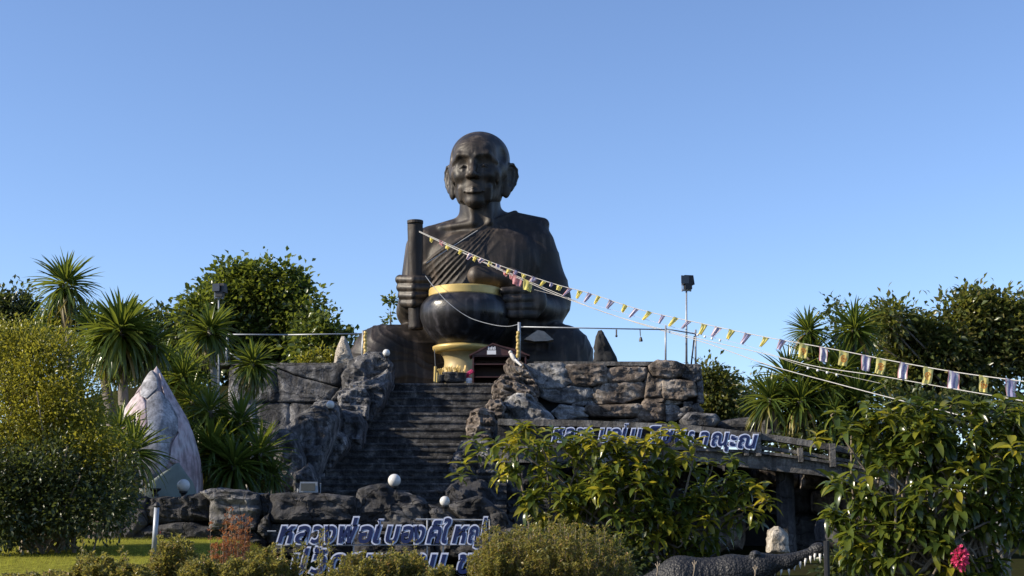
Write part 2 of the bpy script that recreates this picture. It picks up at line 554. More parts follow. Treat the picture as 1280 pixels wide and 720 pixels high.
def build_head():
    f = Field((-52, -58, -58), (52, 58, 60), 0.95)
    E, C = f.ell, f.cap
    E((0, 8, 18), (37.0, 44, 33), 0.1)                  # cranium
    E((0, 2, 6), (36.0, 42, 30), 8)
    E((0, -8, -10), (30.5, 33, 36), 9)                 # face mass
    E((0, -10, -36), (23.5, 25, 15), 9)                # jaw
    for s in (-1, 1):
        E((s * 20.5, 2, -28), (9, 14, 16), 8)          # jaw angle
        E((s * 21, -26, -13), (10, 10, 11), 9)         # cheekbone
        E((s * 29, -8, 0), (6, 12, 10), 8)
    E((0, -29, -46), (12, 10, 8.5), 8)                  # chin
    E((0, -22, 14), (27, 22, 22), 8)                 # forehead
    for s in (-1, 1):
        C((s * 5, -42.0, 9.0), (s * 18, -38.5, 11.5), 2.9, 2.8, 4)      # brow
        C((s * 18, -38.5, 11.5), (s * 27, -29, 3), 2.8, 2.4, 4)
        E((s * 13.5, -46.2, -1.0), (9.5, 9, 8.0), 6, sub=True)           # socket
        E((s * 27.5, -36, -24), (5.0, 6.5, 12), 8, sub=True)               # hollow cheek
        E((s * 34, -20, 16), (5, 12, 10), 6, sub=True)               # temple
    for s in (-1, 1):
        E((s * 13.0, -33.6, -5.0), (6.4, 5.4, 4.2), 1.0)            # eyeball
        C((s * 6.8, -37.6, -5.6), (s * 13.2, -39.6, -2.8), 0.9, 1.1, 1.2)     # upper lid
        C((s * 13.2, -39.6, -2.8), (s * 21.0, -34.6, -6.0), 1.1, 0.9, 1.2)
        C((s * 6, -42, 0.6), (s * 14, -43.4, 2.6), 0.7, 0.9, 1.2, sub=True)
        C((s * 14, -43.4, 2.6), (s * 23, -36.4, -1.5), 0.9, 0.7, 1.2, sub=True)
        C((s * 7.2, -37.2, -6.6), (s * 13.4, -38.4, -8.2), 0.7, 0.8, 1.4)   # lower lid
        C((s * 13.4, -38.4, -8.2), (s * 20.5, -34.4, -6.8), 0.8, 0.7, 1.4)
        E((s * 14.5, -31.5, -14.5), (9, 6, 5.0), 6)      # bag under the eye
    C((0, -39.0, 5), (0, -45, -7), 3.6, 4.2, 5)                        # nose
    C((0, -45, -7), (0, -49.0, -14), 3.8, 4.6, 3)
    E((0, -48.5, -15.5), (5.0, 5.2, 4.4), 2.5)
    for s in (-1, 1):
        E((s * 5.9, -43.5, -16.5), (3.7, 5.4, 3.6), 2)
        E((s * 3.3, -47.0, -20.3), (1.9, 2.3, 1.7), 0.8, sub=True)     # nostril
    E((0, -30.5, -30), (14, 9, 11), 7)
    for s in (-1, 1):
        C((s * 9.5, -44.0, -15), (s * 14.5, -39.5, -27), 0.9, 1.2, 3.0, sub=True)   # nasolabial fold
        C((s * 14.5, -39.5, -27), (s * 16.0, -34.0, -41), 1.2, 0.9, 3.0, sub=True)
        C((s * 22, -33, -28), (s * 20, -28, -44), 1.0, 1.0, 3.0, sub=True)
        C((s * 18.5, -30.5, -30), (s * 17.5, -27.0, -43), 2.6, 2.6, 6)
    C((-12.5, -37.0, -34.6), (0, -41.2, -31.6), 0.9, 1.4, 2.0)     # upper lip
    C((12.5, -37.0, -34.6), (0, -41.2, -31.6), 0.9, 1.4, 2.0)
    C((-8.5, -39.0, -35.8), (0, -41.0, -36.0), 1.2, 2.0, 2)          # lower lip
    C((8.5, -39.0, -35.8), (0, -41.0, -36.0), 1.2, 2.0, 2)
    C((-15.0, -39.0, -36.2), (0, -44.0, -33.6), 0.6, 0.8, 0.9, sub=True)
    C((15.0, -39.0, -36.2), (0, -44.0, -33.6), 0.6, 0.8, 0.9, sub=True)
    C((-7, -42.5, -40.5), (7, -42.5, -40.5), 1.4, 1.4, 3, sub=True)
    C((0, -46.5, -19.5), (0, -45, -26.0), 1.0, 1.3, 1.6, sub=True)      # philtrum
    for s in (-1, 1):
        C((s * 2.4, -43.5, 9), (s * 1.9, -42.5, 16), 0.5, 0.5, 1.4, sub=True)
        C((s * 23, -32, -2), (s * 30, -20, -16), 0.6, 0.6, 1.8, sub=True)
        C((s * 22, -33, -10), (s * 27, -22, -26), 0.7, 0.7, 2.4, sub=True)
    # ears: a tilted flattened shell with rim, bowl and long lobe
    for s in (-1, 1):
        a = -math.radians(38 if s > 0 else 30) * s
        R = np.array(((math.cos(a), -math.sin(a), 0), (math.sin(a), math.cos(a), 0), (0, 0, 1)))
        ce = np.array((s * (38.6 if s > 0 else 38.2), 4, -11))
        def w(l): return ce + R @ np.array((s * l[0], l[1], l[2]))
        Rr = R
        E(w((0, 0, 5)), (3.6, 11.5, 14.5), 2, rot=Rr)
        E(w((-1, -3, -9)), (3.4, 7.5, 12), 3, rot=Rr)
        E(w((-2, -5, -19)), (3.2, 5.2, 6.5), 3, rot=Rr)
        rim = [(1.5, -9, 3), (2.2, -9, 11), (2.4, -4, 17.5), (2.4, 3, 18), (2.4, 9, 12.5), (2.2, 10.5, 4), (1.6, 7, -6), (0.6, 2, -14)]
        for q in range(len(rim) - 1):
            C(w(rim[q]), w(rim[q + 1]), 2.1, 2.1, 1.4)
        E(w((3.4, 0, 4)), (2.4, 6.6, 9.2), 1.2, sub=True, rot=Rr)
        E(w((3.2, -2, -6)), (2.4, 4, 5), 1.2, sub=True, rot=Rr)
        C(w((2.4, 5, 10)), w((1.6, 3.5, -4)), 1.3, 1.2, 1.2)
    V, Q = surface_nets(f.D, f.lo, f.h)
    fr = (V[:, 1] < -18) & (V[:, 2] > 15) & (V[:, 2] < 42)
    w = np.clip((22 - np.abs(V[:, 0] + 0)) / 8, 0, 1) * np.clip((V[:, 2] - 16) / 3, 0, 1) * np.clip((38 - V[:, 2]) / 5, 0, 1) * fr
    z = V[:, 2] - 2.2 * np.cos(V[:, 0] * 0.16) + 0.5 * np.sin(V[:, 0] * .5)
    V[:, 1] += w * 0.55 * np.clip(np.sin(z * 1.25), -0.4, 1) ** 3 
    return V, Q


def robe_line(px): return 268 + (632 - px) * (332 - 268) / (632 - 532.0)


def build_body():
    lo = (-176, -125, -36); hi = (160, 70, 236)
    f = Field(lo, hi, 1.45)
    E, C = f.ell, f.cap

    def toPx(X, Z): return 600 + X, 478 - Z

    def drape(X, Y, Z):
        px, py = toPx(X, Z)
        t = py - (268 + (632 - px) * 0.64)
        on = np.clip(t / 2.0, 0, 1)
        th = np.arctan2(py - 246, 650 - px)
        r = np.hypot(py - 250, 646 - px)
        fan = np.clip((th - 0.42) / 0.08, 0, 1) * np.clip((1.28 - th) / 0.35, 0, 1) * np.clip((r - 24) / 45, 0, 1) * np.clip((-Y + 5) / 20, 0, 1)
        ph = th * 40 + 4.5 * np.sin(th * 7.3 + 0.6) + 1.0 * np.sin(r * 0.035 + th * 3) + 0.7 * np.sin(px * 0.05 + py * 0.08)
        fan = fan * (0.35 + 0.65 * np.abs(np.sin(th * 11 + r * 0.012)))
        fold = np.exp(-(np.sin(ph) / 0.42) ** 2) * 2.0 - 0.5
        soft = 1.3 * (0.5 - np.abs(np.sin(px * 0.11 - 0.03 * py + np.sin(py * 0.03))))  * np.clip((px - 640) / 30, 0, 1) * np.clip((py - 285) / 40, 0, 1)
        edge = np.exp(-((t - 3.5) / 2.4) ** 2) * 2.2
        return -(on * (2.4 + np.clip(fan, 0, 1) * fold * 1.0 + soft + edge))

    # torso
    E((6, 4, 128), (70, 42, 74), 0.1, extra=drape)
    E((8, -2, 70), (82, 52, 62), 14, extra=drape)
    E((-26, -18, 150), (34, 17, 28), 12, extra=drape)
    E((38, -15, 150), (36, 17, 30), 14, extra=drape)
    # shoulder girdle
    C((-10, 6, 196), (-56, 8, 176), 15, 21, 9, extra=drape)
    C((18, 6, 200), (64, 8, 183), 14, 20, 9, extra=drape)
    C((26, 4, 207), (77, 4, 197), 6.5, 6.0, 3, extra=drape)
    # neck, tendons
    C((0, 4, 182), (-1, -1, 236), 27.5, 24.5, 8)
    for x0, x1 in ((-14, -8), (9, 12)):
        C((x0, -17, 234), (x1, -24, 194), 3.4, 3.8, 6)
    C((-9, -24, 192), (-48, -8, 190), 4, 3.4, 5)       # collar bone
    # left side of the picture: bare arm
    sh, el, wr = Lp(531, 312, 4), Lp(516, 386, -2), Lp(513, 372, -50)
    C(sh, el, 24, 19, 10)
    C(Lp(516, 392, -4), wr, 19, 13, 6)
    # right side: robed arm
    def sleeve(X, Y, Z):
        px, py = toPx(X, Z)
        t = (px - 672) * 0.55 + (py - 330)
        return -1.9 * (1 - np.abs(np.sin(t * 0.085 + 0.6 * np.sin(px * 0.05))) ** 0.55) * np.clip((py - 300) / 30, 0, 1) - 0.4
    C(Lp(667, 310, 6), Lp(682, 378, 6), 23, 27, 5, extra=sleeve)
    C(Lp(673, 306, 0), Lp(684, 350, 0), 20, 22, 5, extra=sleeve)
    C(Lp(688, 372, 0), Lp(683, 398, -8), 24, 20, 10, extra=sleeve)
    C(Lp(686, 388, -16), Lp(664, 380, -66), 18, 12.5, 7)
    # crossed legs
    def leg(ax, ay, amp=1.7, fr=0.13):
        def g(X, Y, Z):
            px, py = toPx(X, Z)
            r = np.hypot(px - ax, (py - ay) * 1.25)
            w = fbm(np.stack([X * 0.02, Y * 0.02, Z * 0.02], -1), 2)
            return -amp * (np.exp(-(np.sin(r * fr + 4.5 * w) / 0.35) ** 2) * 1.5 - 0.3)
        return g
    gl, gr = leg(585, 340, 0.75, .17), leg(590, 395, 0.75, 0.19)
    C(Lp(566, 446, 0), Lp(480, 443, -30), 34, 36, 12, extra=gl)
    C(Lp(474, 452, -34), Lp(474, 474, -34), 34, 38, 12, extra=gl)
    C(Lp(468, 462, -20), Lp(464, 500, -20), 25, 28, 12, extra=gl)
    C(Lp(500, 474, -30), Lp(620, 484, -22), 30, 24, 14, extra=gl)
    C(Lp(640, 444, 0), Lp(702, 440, -28), 34, 33, 12, extra=gr)
    C(Lp(706, 448, -30), Lp(708, 480, -30), 33, 35, 12, extra=gr)
    C(Lp(700, 462, -44), Lp(620, 476, -34), 24, 20, 14, extra=gr)
    C(Lp(650, 430, -50), Lp(688, 430, -44), 15, 15, 10, extra=gr)
    E((5, 0, -30), (125, 55, 16), 10)
    # foot on the thigh, sole towards the front
    E(Lp(660, 450, -62), (36, 9, 12), 6)
    # --- fist round the staff
    for k, y in enumerate((349.5, 359.5, 369.5, 379.0)):
        a, b, c, d = Lp(503 + k * 1.2, y, -46), Lp(500 + k * 1.6, y, -60), Lp(517, y + 0.6, -72), Lp(534 - k * 1.5, y + 0.5, -66)
        r = (5.6, 5.8, 5.6, 5.0)[k]
        C(a, b, r, r, 1.0); C(b, c, r + .2, r, 0.8); C(c, d, r, r - 0.6, 0.8)
    E(Lp(508, 365, -44), (9, 13, 17), 4)
    E(Lp(526, 365, -40), (9, 8, 14), 4)
    C(Lp(524, 345, -46), Lp(536, 350, -58), 5.0, 4.4, 2)
    C(Lp(512, 384, -46), Lp(525, 392, -52), 7, 5, 5)
    # --- hand on the bowl: four fingers, thumb lying over the rim
    for k, y in enumerate((363.5, 373.8, 383.8, 393.0)):
        r = (5.8, 5.9, 5.7, 5.2)[k]
        a, b, c = Lp(668, y - 2 + k * .6, -74), Lp(650, y, -88), Lp(629 + k * 2.6, y + 0.5, -92)
        C(a, b, r + .4, r, 0.9); C(b, c, r, r - 0.9, 0.8)
    E(Lp(670, 376, -70), (13, 12, 17), 5)
    C(Lp(668, 362, -62), Lp(640, 351, -62), 12, 12, 7)
    C(Lp(640, 349, -62), Lp(597, 345, -66), 13.5, 12.5, 2.5)
    V, Q = surface_nets(f.D, f.lo, f.h)
    return V, Q


monk = thing('seated_monk_statue', 'giant dark bronze statue of a seated bald monk in a draped robe on the terrace', 'statue', tuple(S0))
hv, hq = build_head()
yaw, tilt = math.radians(-9), math.radians(1.0)
Rz = np.array(((math.cos(yaw), -math.sin(yaw), 0), (math.sin(yaw), math.cos(yaw), 0), (0, 0, 1)))
Rx = np.array(((1, 0, 0), (0, math.cos(tilt), -math.sin(tilt)), (0, math.sin(tilt), math.cos(tilt))))
hv = hv * np.array((0.985, 1.0, 0.985)) @ (Rz @ Rx).T + np.array((-2.0, -4, 263.5))
bv, bq = build_body()
# split robe from skin by place
qc = bv[bq].mean(1)
px_, py_ = 600 + qc[:, 0], 478 - qc[:, 2]
tl = py_ - (268 + (632 - px_) * 0.64)
is_robe = tl > 0.5
armL = (qc[:, 0] < -62) & (qc[:, 2] > 70) & (qc[:, 2] < 200) | ((qc[:, 0] < -58) & (qc[:, 1] < -38) & (qc[:, 2] > 78) & (qc[:, 2] < 145))
armL |= (px_ < 543) & (py_ < 392 ) & (py_ > 290) & (((px_ - 524) * 1.0 + (py_ - 330) * 0.05) < 12)
handR = (qc[:, 1] < -48) & (qc[:, 2] > 72) & (qc[:, 2] < 142) & (qc[:, 0] > -16)
thumb = (qc[:, 1] < -46) & (qc[:, 2] > 105) & (qc[:, 2] < 142) & (qc[:, 0] > -40) & (qc[:, 0] < 90)
neck = (qc[:, 2] > 204) & (np.abs(qc[:, 0]) < 27)
is_robe &= ~(armL | handR | thumb | neck)


def sub_mesh(V, Q, m):
    q = Q[m]
    u, inv = np.unique(q, return_inverse=True)
    return V[u], inv.reshape(q.shape)


sv, sq = sub_mesh(bv, bq, ~is_robe)
rv, rq = sub_mesh(bv, bq, is_robe)
skinV = np.concatenate([sv, hv]); skinQ = np.concatenate([sq, hq + len(sv)])
part('body', skinV * KU + S0, skinQ, M['bronze'], monk, smooth=True)
part('robe', rv * KU + S0, rq, M['robe'], monk, smooth=True)
# sunlit patch on the folded foot, built as an added pale slab
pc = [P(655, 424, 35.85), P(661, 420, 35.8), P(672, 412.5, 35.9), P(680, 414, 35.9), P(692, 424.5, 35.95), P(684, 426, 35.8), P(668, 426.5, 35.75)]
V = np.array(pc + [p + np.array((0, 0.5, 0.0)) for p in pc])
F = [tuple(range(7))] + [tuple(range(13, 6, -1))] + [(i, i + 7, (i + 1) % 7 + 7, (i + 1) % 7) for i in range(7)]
part('sunlit_foot_patch', V, F, M['dusty_and_sunlit'], monk, label='pale triangle added as the sunlit patch on the folded foot')

# the staff in its fist
sp_ = [P(519, 277, 36.55), P(519, 300, 36.6), P(519.5, 340, 36.66), P(520, 380, 36.6), P(521, 412, 36.55)]
V, F = tube(np.array([P(519 + 2 * max(0, t - .6), 277 + 135 * t, 36.6) for t in np.linspace(0, 1, 40)]), 0.2, 28)
V = V + 0.016 * fbm(V * np.array((9, 9, 1.6)), 3)[:, None] * np.array((1, 1, 0))
staff = thing('walking_staff', 'thick dark upright staff gripped in the fist of the statue', 'staff', tuple(sp_[-1]))
part('shaft', V, F, M['wood_staff'], staff, smooth=True)
V, F = tube([P(519, 276, 36.55), P(519, 279.5, 36.55)], [0.215, 0.215], 18)
part('end_cap', V, F, M['wood_staff'], staff)

# alms bowl on its gold stand
BY = SY - 74 * KU
bc = P(581, 478, BY)
def zb(py): return P(583, py, BY)[2] - bc[2]
kb = (P(584, 400, BY) - P(583, 400, BY))[0]
bowl = thing('alms_bowl', 'huge round black alms bowl with gold rim on a flared gold pedestal', 'bowl', (bc[0], bc[1], PLAT_Z))
prof = [(30 * kb, zb(436)), (36 * kb, zb(429)), (44 * kb, zb(421)), (51 * kb, zb(411)), (55.5 * kb, zb(400)), (56.5 * kb, zb(392)), (55 * kb, zb(383)), (51.5 * kb, zb(378)), (47.3 * kb, zb(373.2)), (45 * kb, zb(371.5)), (40 * kb, zb(371.5)), (2 * kb, zb(375))]
def smooth_prof(pr, n=4):
    pr = np.array(pr); out = []
    for i in range(len(pr) - 1):
        p0, p1, p2, p3 = pr[max(0, i - 1)], pr[i], pr[i + 1], pr[min(len(pr) - 1, i + 2)]
        for q in range(n):
            t = q / n
            out.append(0.5 * ((2 * p1) + (-p0 + p2) * t + (2 * p0 - 5 * p1 + 4 * p2 - p3) * t * t + (-p0 + 3 * p1 - 3 * p2 + p3) * t ** 3))
    out.append(pr[-1]); return [tuple(x) for x in out]
V, F = lathe(smooth_prof(prof[:10]) + prof[10:], bc, 64)
d = V - bc; r = np.hypot(d[:, 0], d[:, 1])[:, None]
V[:, :2] += (d[:, :2] / (r + 1e-6)) * (0.010 * fbm(V * 1.6, 3))[:, None] * (r > 0.3)
part('bowl_body', V, F, M['bowl'], bowl, smooth=True)
pr = [(43.5 * kb, zb(373)), (45.2 * kb, zb(372.6)), (45.6 * kb, zb(371)), (45.6 * kb, zb(363.6)), (44.8 * kb, zb(362)), (43 * kb, zb(361.5)), (41.5 * kb, zb(362.5)), (41.5 * kb, zb(370))]
V, F = lathe(pr, bc, 128); part('rim', V, F, M['gold'], bowl, smooth=False)
V, F = lathe([(45.2 * kb, zb(374)), (47.0 * kb, zb(373.6)), (47.0 * kb, zb(372.6)), (45.2 * kb, zb(372.4))], bc, 64); part('rim_band', V, F, M['gold_dull'], bowl)
hb = bc + np.array((-3 * kb, 0, 0))
pr = [(30 * kb, PLAT_Z - bc[2]), (31 * kb, zb(492)), (30 * kb, zb(480)), (27.5 * kb, zb(472)), (24 * kb, zb(462)), (22.5 * kb, zb(454)), (24 * kb, zb(447)), (29 * kb, zb(441.5))]
V, F = lathe(smooth_prof(pr), hb, 48); part('pedestal', V, F, M['gold_dull'], bowl, smooth=True)
pr = [(29 * kb, zb(442)), (35 * kb, zb(440.5)), (37.5 * kb, zb(436.5)), (37.5 * kb, zb(434)), (34 * kb, zb(432.5)), (28 * kb, zb(433))]
V, F = lathe(pr, hb, 48); part('pedestal_collar', V, F, M['gold'], bowl, smooth=True)

# ================================================================ ground
def sstep(a, b, x):
    t = np.clip((x - a) / (b - a), 0, 1); return t * t * (3 - 2 * t)


def ground_h(x, y):
    x = np.asarray(x, dtype=float); y = np.asarray(y, dtype=float)
    left = sstep(1.2, -0.2, x)
    lawn = 1.12 * sstep(7.5, 11.5, y) + 0.25 * sstep(13, 20, y)
    lawn = lawn * (1 - 0.55 * sstep(-3.9, -2.3, x) * sstep(12.5, 16, y)) - 0.15 * sstep(-3.5, -1.5, x)
    low = 0.75 * sstep(7.5, 12, y) + 0.2 * sstep(16, 24, y)
    h = lawn * left + low * (1 - left)
    bank = (sstep(20.6, 22.5, y) * 0.45 + sstep(22.5, 30.8, y) * 1.7) * sstep(-4.3, -5.4, x)
    h = h + bank
    plat = sstep(30.9, 31.5, y) * (1 - sstep(44, 52, y)) * sstep(-13, -8, x) * (1 - sstep(3.6, 4.4, x))
    h = h * (1 - plat) + (PLAT_Z - 0.02) * plat
    hill = sstep(28, 36, y) * (1 - plat) * 1.4 * (1 - sstep(60, 110, y))
    h = h + hill * (x > 4) + sstep(60, 200, y) * -2.5
    return h


xs = np.concatenate([[-3000, -1200, -500, -200, -90, -50, -32], np.arange(-24, 20.1, 0.4), [26, 40, 80, 200, 500, 1200, 3000]])
ys = np.concatenate([[-600, -100, -20, 0, 4], np.arange(6, 56, 0.4), [60, 70, 85, 110, 160, 250, 500, 1000, 2000, 4000]])
GX, GY = np.meshgrid(xs, ys, indexing='ij')
GZ = ground_h(GX, GY)
GV = np.stack([GX, GY, GZ], -1).reshape(-1, 3)
i, j = np.meshgrid(np.arange(len(xs) - 1), np.arange(len(ys) - 1), indexing='ij')
a = (i * len(ys) + j).ravel()
GF = np.stack([a, a + len(ys), a + len(ys) + 1, a + 1], 1)
m, nt, b, out = new_mat('lawn_and_soil')
geo = nd(nt, 'ShaderNodeNewGeometry')
n1 = nd(nt, 'ShaderNodeTexNoise', i_Scale=0.8, i_Detail=6.0, i_Roughness=0.7); nt.links.new(geo.outputs['Position'], n1.inputs['Vector'])
n2 = nd(nt, 'ShaderNodeTexNoise', i_Scale=30.0, i_Detail=4.0); nt.links.new(geo.outputs['Position'], n2.inputs['Vector'])
r1 = ramp(nt, n1.outputs[0], [(0.35, (0.024, 0.020, 0.013)), (0.6, (0.032, 0.036, 0.012))])
r2 = ramp(nt, n2.outputs[0], [(0.3, g3(0.6)), (0.7, g3(1.3))])
nt.links.new(mixc(nt, 1.0, r1.outputs[0], r2.outputs[0], 'MULTIPLY'), b.inputs['Base Color'])
b.inputs['Roughness'].default_value = 1.0
b.inputs['Specular IOR Level'].default_value = 0.0
solo('ground', GV, GF, m, None, None, (0, 0, 0), kind='structure')

# ================================================================ rocks
CUT = 0.05


def resample(poly, n):
    p = np.asarray(poly, dtype=float)
    q = np.concatenate([p, p[:1]])
    # one corner-cutting pass keeps the outline rocky but not knife-edged
    c = []
    for k in range(len(p)):
        c.append(q[k] * (1 - CUT) + q[k + 1] * CUT); c.append(q[k] * CUT + q[k + 1] * (1 - CUT))
    c = np.array(c + [c[0]])
    L = np.r_[0, np.cumsum(np.linalg.norm(np.diff(c, axis=0), axis=1))]
    t = np.linspace(0, L[-1], n, endpoint=False)
    return np.stack([np.interp(t, L, c[:, 0]), np.interp(t, L, c[:, 1])], 1)


def rock(name, poly, Y, depth, mat, parent=None, bulge=0.18, rough=0.06, nfreq=2.2, n=30, rings=6, ridge=0.5, lean=0.0, dY=0.0, grow=1.05, strat=1.0, label=None, tagd=None):
    """A boulder whose front outline is poly (photograph points) at distance Y; lean tips its top back, dY turns it."""
    pts = resample(poly, n)
    c = pts.mean(0)
    pts = c + (pts - c) * grow
    y0, y1 = pts[:, 1].max(), pts[:, 1].min()
    V = []
    def at(q, off):
        yy = Y + lean * (y0 - q[1]) / max(1, (y0 - y1)) + dY * (q[0] - c[0]) / max(1, np.ptp(pts[:, 0])) * 2
        return P(q[0], q[1], yy + off)
    V.append(at(c, -bulge))
    prof = 1 - np.linspace(1, 0, rings + 1)[1:] ** 1.6
    for k, r in enumerate(prof):
        off = -bulge * (1 - r ** 9)
        for q in pts: V.append(at(c + (q - c) * r, off))
    nb = 3
    ctr = at(c, depth * 0.5)
    rim = np.array(V[-n:])
    for k in range(1, nb + 1):
        s = 1.0 - 0.02 * k / nb
        R = rim.copy()
        m_ = rim.mean(0)
        R = m_ + (R - m_) * s
        R[:, 1] += depth * k / nb
        V += list(R)
    V.append(V[0] + np.array((0, depth + bulge, 0)))
    V = np.array(V)
    seed = (c[0] * 0.013, c[1] * 0.017, Y * 0.1)
    pv = V + np.array(seed) * 10
    d1 = fbm(pv * nfreq, 3)
    rr = 1 - np.abs(fbm(pv * nfreq * 0.7 + 9, 3))
    sz_ = V[:, 2] * 5.2 + V[:, 0] * 1.3 + 1.6 * fbm(pv * 0.9, 2)
    strata = np.abs((sz_ % 1.0) - 0.35) ** 0.6 - 0.5
    chips = np.abs(noise3(pv * nfreq * 2.7)) + 0.6 * np.abs(noise3(pv * nfreq * 6.1))
    disp = rough * (d1 * 0.7 + ridge * (rr - 0.6) * 1.4 + strata * 0.75 * strat - chips * 0.8)
    rad = V - (V[0] * 0.4 + V[-1] * 0.6)
    rad /= np.linalg.norm(rad, axis=1)[:, None] + 1e-9
    rad[:, [0, 2]] *= 0.55
    rad[:, 1] -= 0.9
    rad /= np.linalg.norm(rad, axis=1)[:, None] + 1e-9
    V = V + rad * disp[:, None]
    F = [(0, 1 + (k + 1) % n, 1 + k) for k in range(n)]
    tot = rings + nb
    for r in range(tot - 1):
        for k in range(n):
            a, b2 = 1 + r * n + k, 1 + r * n + (k + 1) % n
            F.append((a, b2, b2 + n, a + n))
    last = len(V) - 1
    F += [(last, 1 + (tot - 1) * n + k, 1 + (tot - 1) * n + (k + 1) % n) for k in range(n)]
    if tagd:
        o = solo(name, V, F, mat, tagd[0], tagd[1], V.min(0) * np.array((0, 0, 1)) + V.mean(0) * np.array((1, 1, 0)), smooth=True, group=tagd[2] if len(tagd) > 2 else None)
    else: o = part(name, V, F, mat, parent, smooth=True, label=label)
    o.data.set_sharp_from_angle(angle=math.radians(28))
    return o


def quadbox(p, Y, depth, mat, name, parent, Yr=None):
    """A slab whose front face is the px quad p (tl,tr,br,bl), left edge at Y and right edge at Yr."""
    Yr = Y if Yr is None else Yr
    f = [P(*p[0], Y), P(*p[1], Yr), P(*p[2], Yr), P(*p[3], Y)]
    V = np.array(f + [q + np.array((0, depth, 0)) for q in f])
    F = [(0, 3, 2, 1), (4, 5, 6, 7), (0, 1, 5, 4), (3, 7, 6, 2), (0, 4, 7, 3), (1, 2, 6, 5)]
    return part(name, V, F, mat, parent)


# terrace retaining wall, left of the stairs
w = thing('terrace_wall', 'grey slabbed rockwork retaining wall left of the staircase below the terrace rail', 'wall', tuple(P(385, 560, 30.9)))
quadbox([(286, 460), (486, 460), (486, 600), (286, 600)], 31.0, 0.6, M['gap'], 'core', w)
for poly in ([(287, 458), (345, 457), (346, 502), (287, 504)], [(347, 457), (436, 456), (424, 483), (372, 469), (347, 459)], [(347, 462), (372, 471), (423, 485), (408, 503), (347, 502)],
             [(438, 456), (447, 456), (447, 490), (410, 504), (424, 486)], [(287, 506), (318, 505), (318, 560), (287, 560)], [(320, 505), (362, 504), (362, 565), (320, 560)],
             [(364, 505), (410, 506), (450, 492), (450, 570), (364, 565)]):
    rock('stone', poly, 30.85, 0.35, M['rock_l'], w, bulge=0.05, rough=0.035, n=60, rings=14, nfreq=1.6)
V, F = box((P(366, 457, 31.2)[0], 31.3, P(366, 457, 31.0)[2] + 0.02), (3.5, 0.9, 0.05)); part('coping', V, F, M['concrete'], w)

# rockwork parapet up the left side of the stairs
w = thing('rock_parapet', 'stepped grey boulder parapet climbing the left side of the staircase', 'rock wall', tuple(P(400, 620, 25.5)))
LP = [([(432, 500), (428, 470), (438, 452), (460, 441), (478, 440), (487, 455), (482, 478), (470, 500), (450, 508)], 30.6, 1.2, .25),
      ([(436, 505), (437, 480), (462, 475), (484, 462), (487, 476), (480, 505), (462, 530), (440, 530)], 29.6, 1.4, .25),
      ([(424, 520), (424, 492), (432, 486), (455, 486), (462, 500), (458, 524), (440, 530)], 28.9, 1.2, .15),
      ([(418, 520), (425, 512), (448, 516), (456, 530), (452, 560), (430, 585), (412, 580), (410, 540)], 28.0, 1.6, .3),
      ([(386, 512), (393, 503), (412, 501), (424, 510), (422, 530), (400, 532), (388, 526)], 27.3, 1.0, .2),
      ([(352, 540), (374, 522), (388, 512), (408, 512), (418, 525), (412, 558), (398, 595), (386, 630), (352, 630)], 26.6, 1.8, .35),
      ([(396, 560), (411, 535), (432, 545), (434, 560), (416, 585), (400, 598), (394, 588)], 27.2, 1.4, .25),
      ([(333, 560), (350, 538), (368, 545), (378, 575), (374, 630), (328, 630)], 25.8, 1.6, .3),
      ([(368, 592), (386, 580), (394, 602), (390, 640), (364, 640)], 25.2, 1.4, .25)]
for poly, Y, dp, bg in LP:
    rock('boulder', poly, Y, dp, M['rock_l'], w, bulge=bg, rough=0.11, n=70, rings=18, nfreq=2.0, ridge=1.0, lean=0.35, grow=1.08)

# rockwork parapet on the right side
w = thing('rock_parapet', 'pile of brown and grey boulders edging the right side of the staircase', 'rock wall', tuple(P(610, 640, 25.5)))
RP = [([(632, 462), (634, 452), (641, 447), (652, 452), (663, 466), (672, 484), (674, 497), (656, 492), (640, 478)], 30.2, 1.3, .3, 'rock_b'),
      ([(616, 488), (618, 477), (631, 468), (648, 474), (664, 486), (672, 500), (660, 504), (640, 500), (617, 500)], 29.6, 1.3, .3, 'rock_b'),
      ([(627, 503), (642, 494), (664, 496), (680, 508), (692, 524), (690, 560), (640, 560), (630, 530)], 29.0, 1.5, .3, 'rock_p'),
      ([(604, 514), (612, 500), (626, 498), (633, 510), (626, 524), (610, 526)], 28.6, 1.3, .25, 'rock_b'),
      ([(582, 528), (588, 514), (603, 510), (617, 515), (620, 528), (614, 548), (598, 556), (585, 548)], 27.6, 1.5, .3, 'rock_b'),
      ([(610, 530), (626, 524), (650, 534), (664, 560), (660, 600), (620, 600), (604, 565)], 27.8, 1.5, .2, 'rock_d'),
      ([(563, 590), (566, 568), (580, 552), (600, 548), (620, 560), (625, 590), (600, 610), (575, 612)], 26.8, 1.5, .3, 'rock_l'),
      ([(556, 615), (575, 598), (600, 600), (620, 620), (640, 660), (600, 680), (560, 660)], 25.4, 1.6, .3, 'rock_d'),
      ([(600, 600), (640, 580), (690, 590), (700, 640), (690, 690), (620, 690)], 26.5, 1.5, .2, 'rock_d')]
for poly, Y, dp, bg, mt in RP:
    rock('boulder', poly, Y, dp, M[mt], w, bulge=bg, rough=0.13, n=70, rings=18, nfreq=2.5, ridge=1.3, lean=0.3, grow=1.07, strat=1.8)

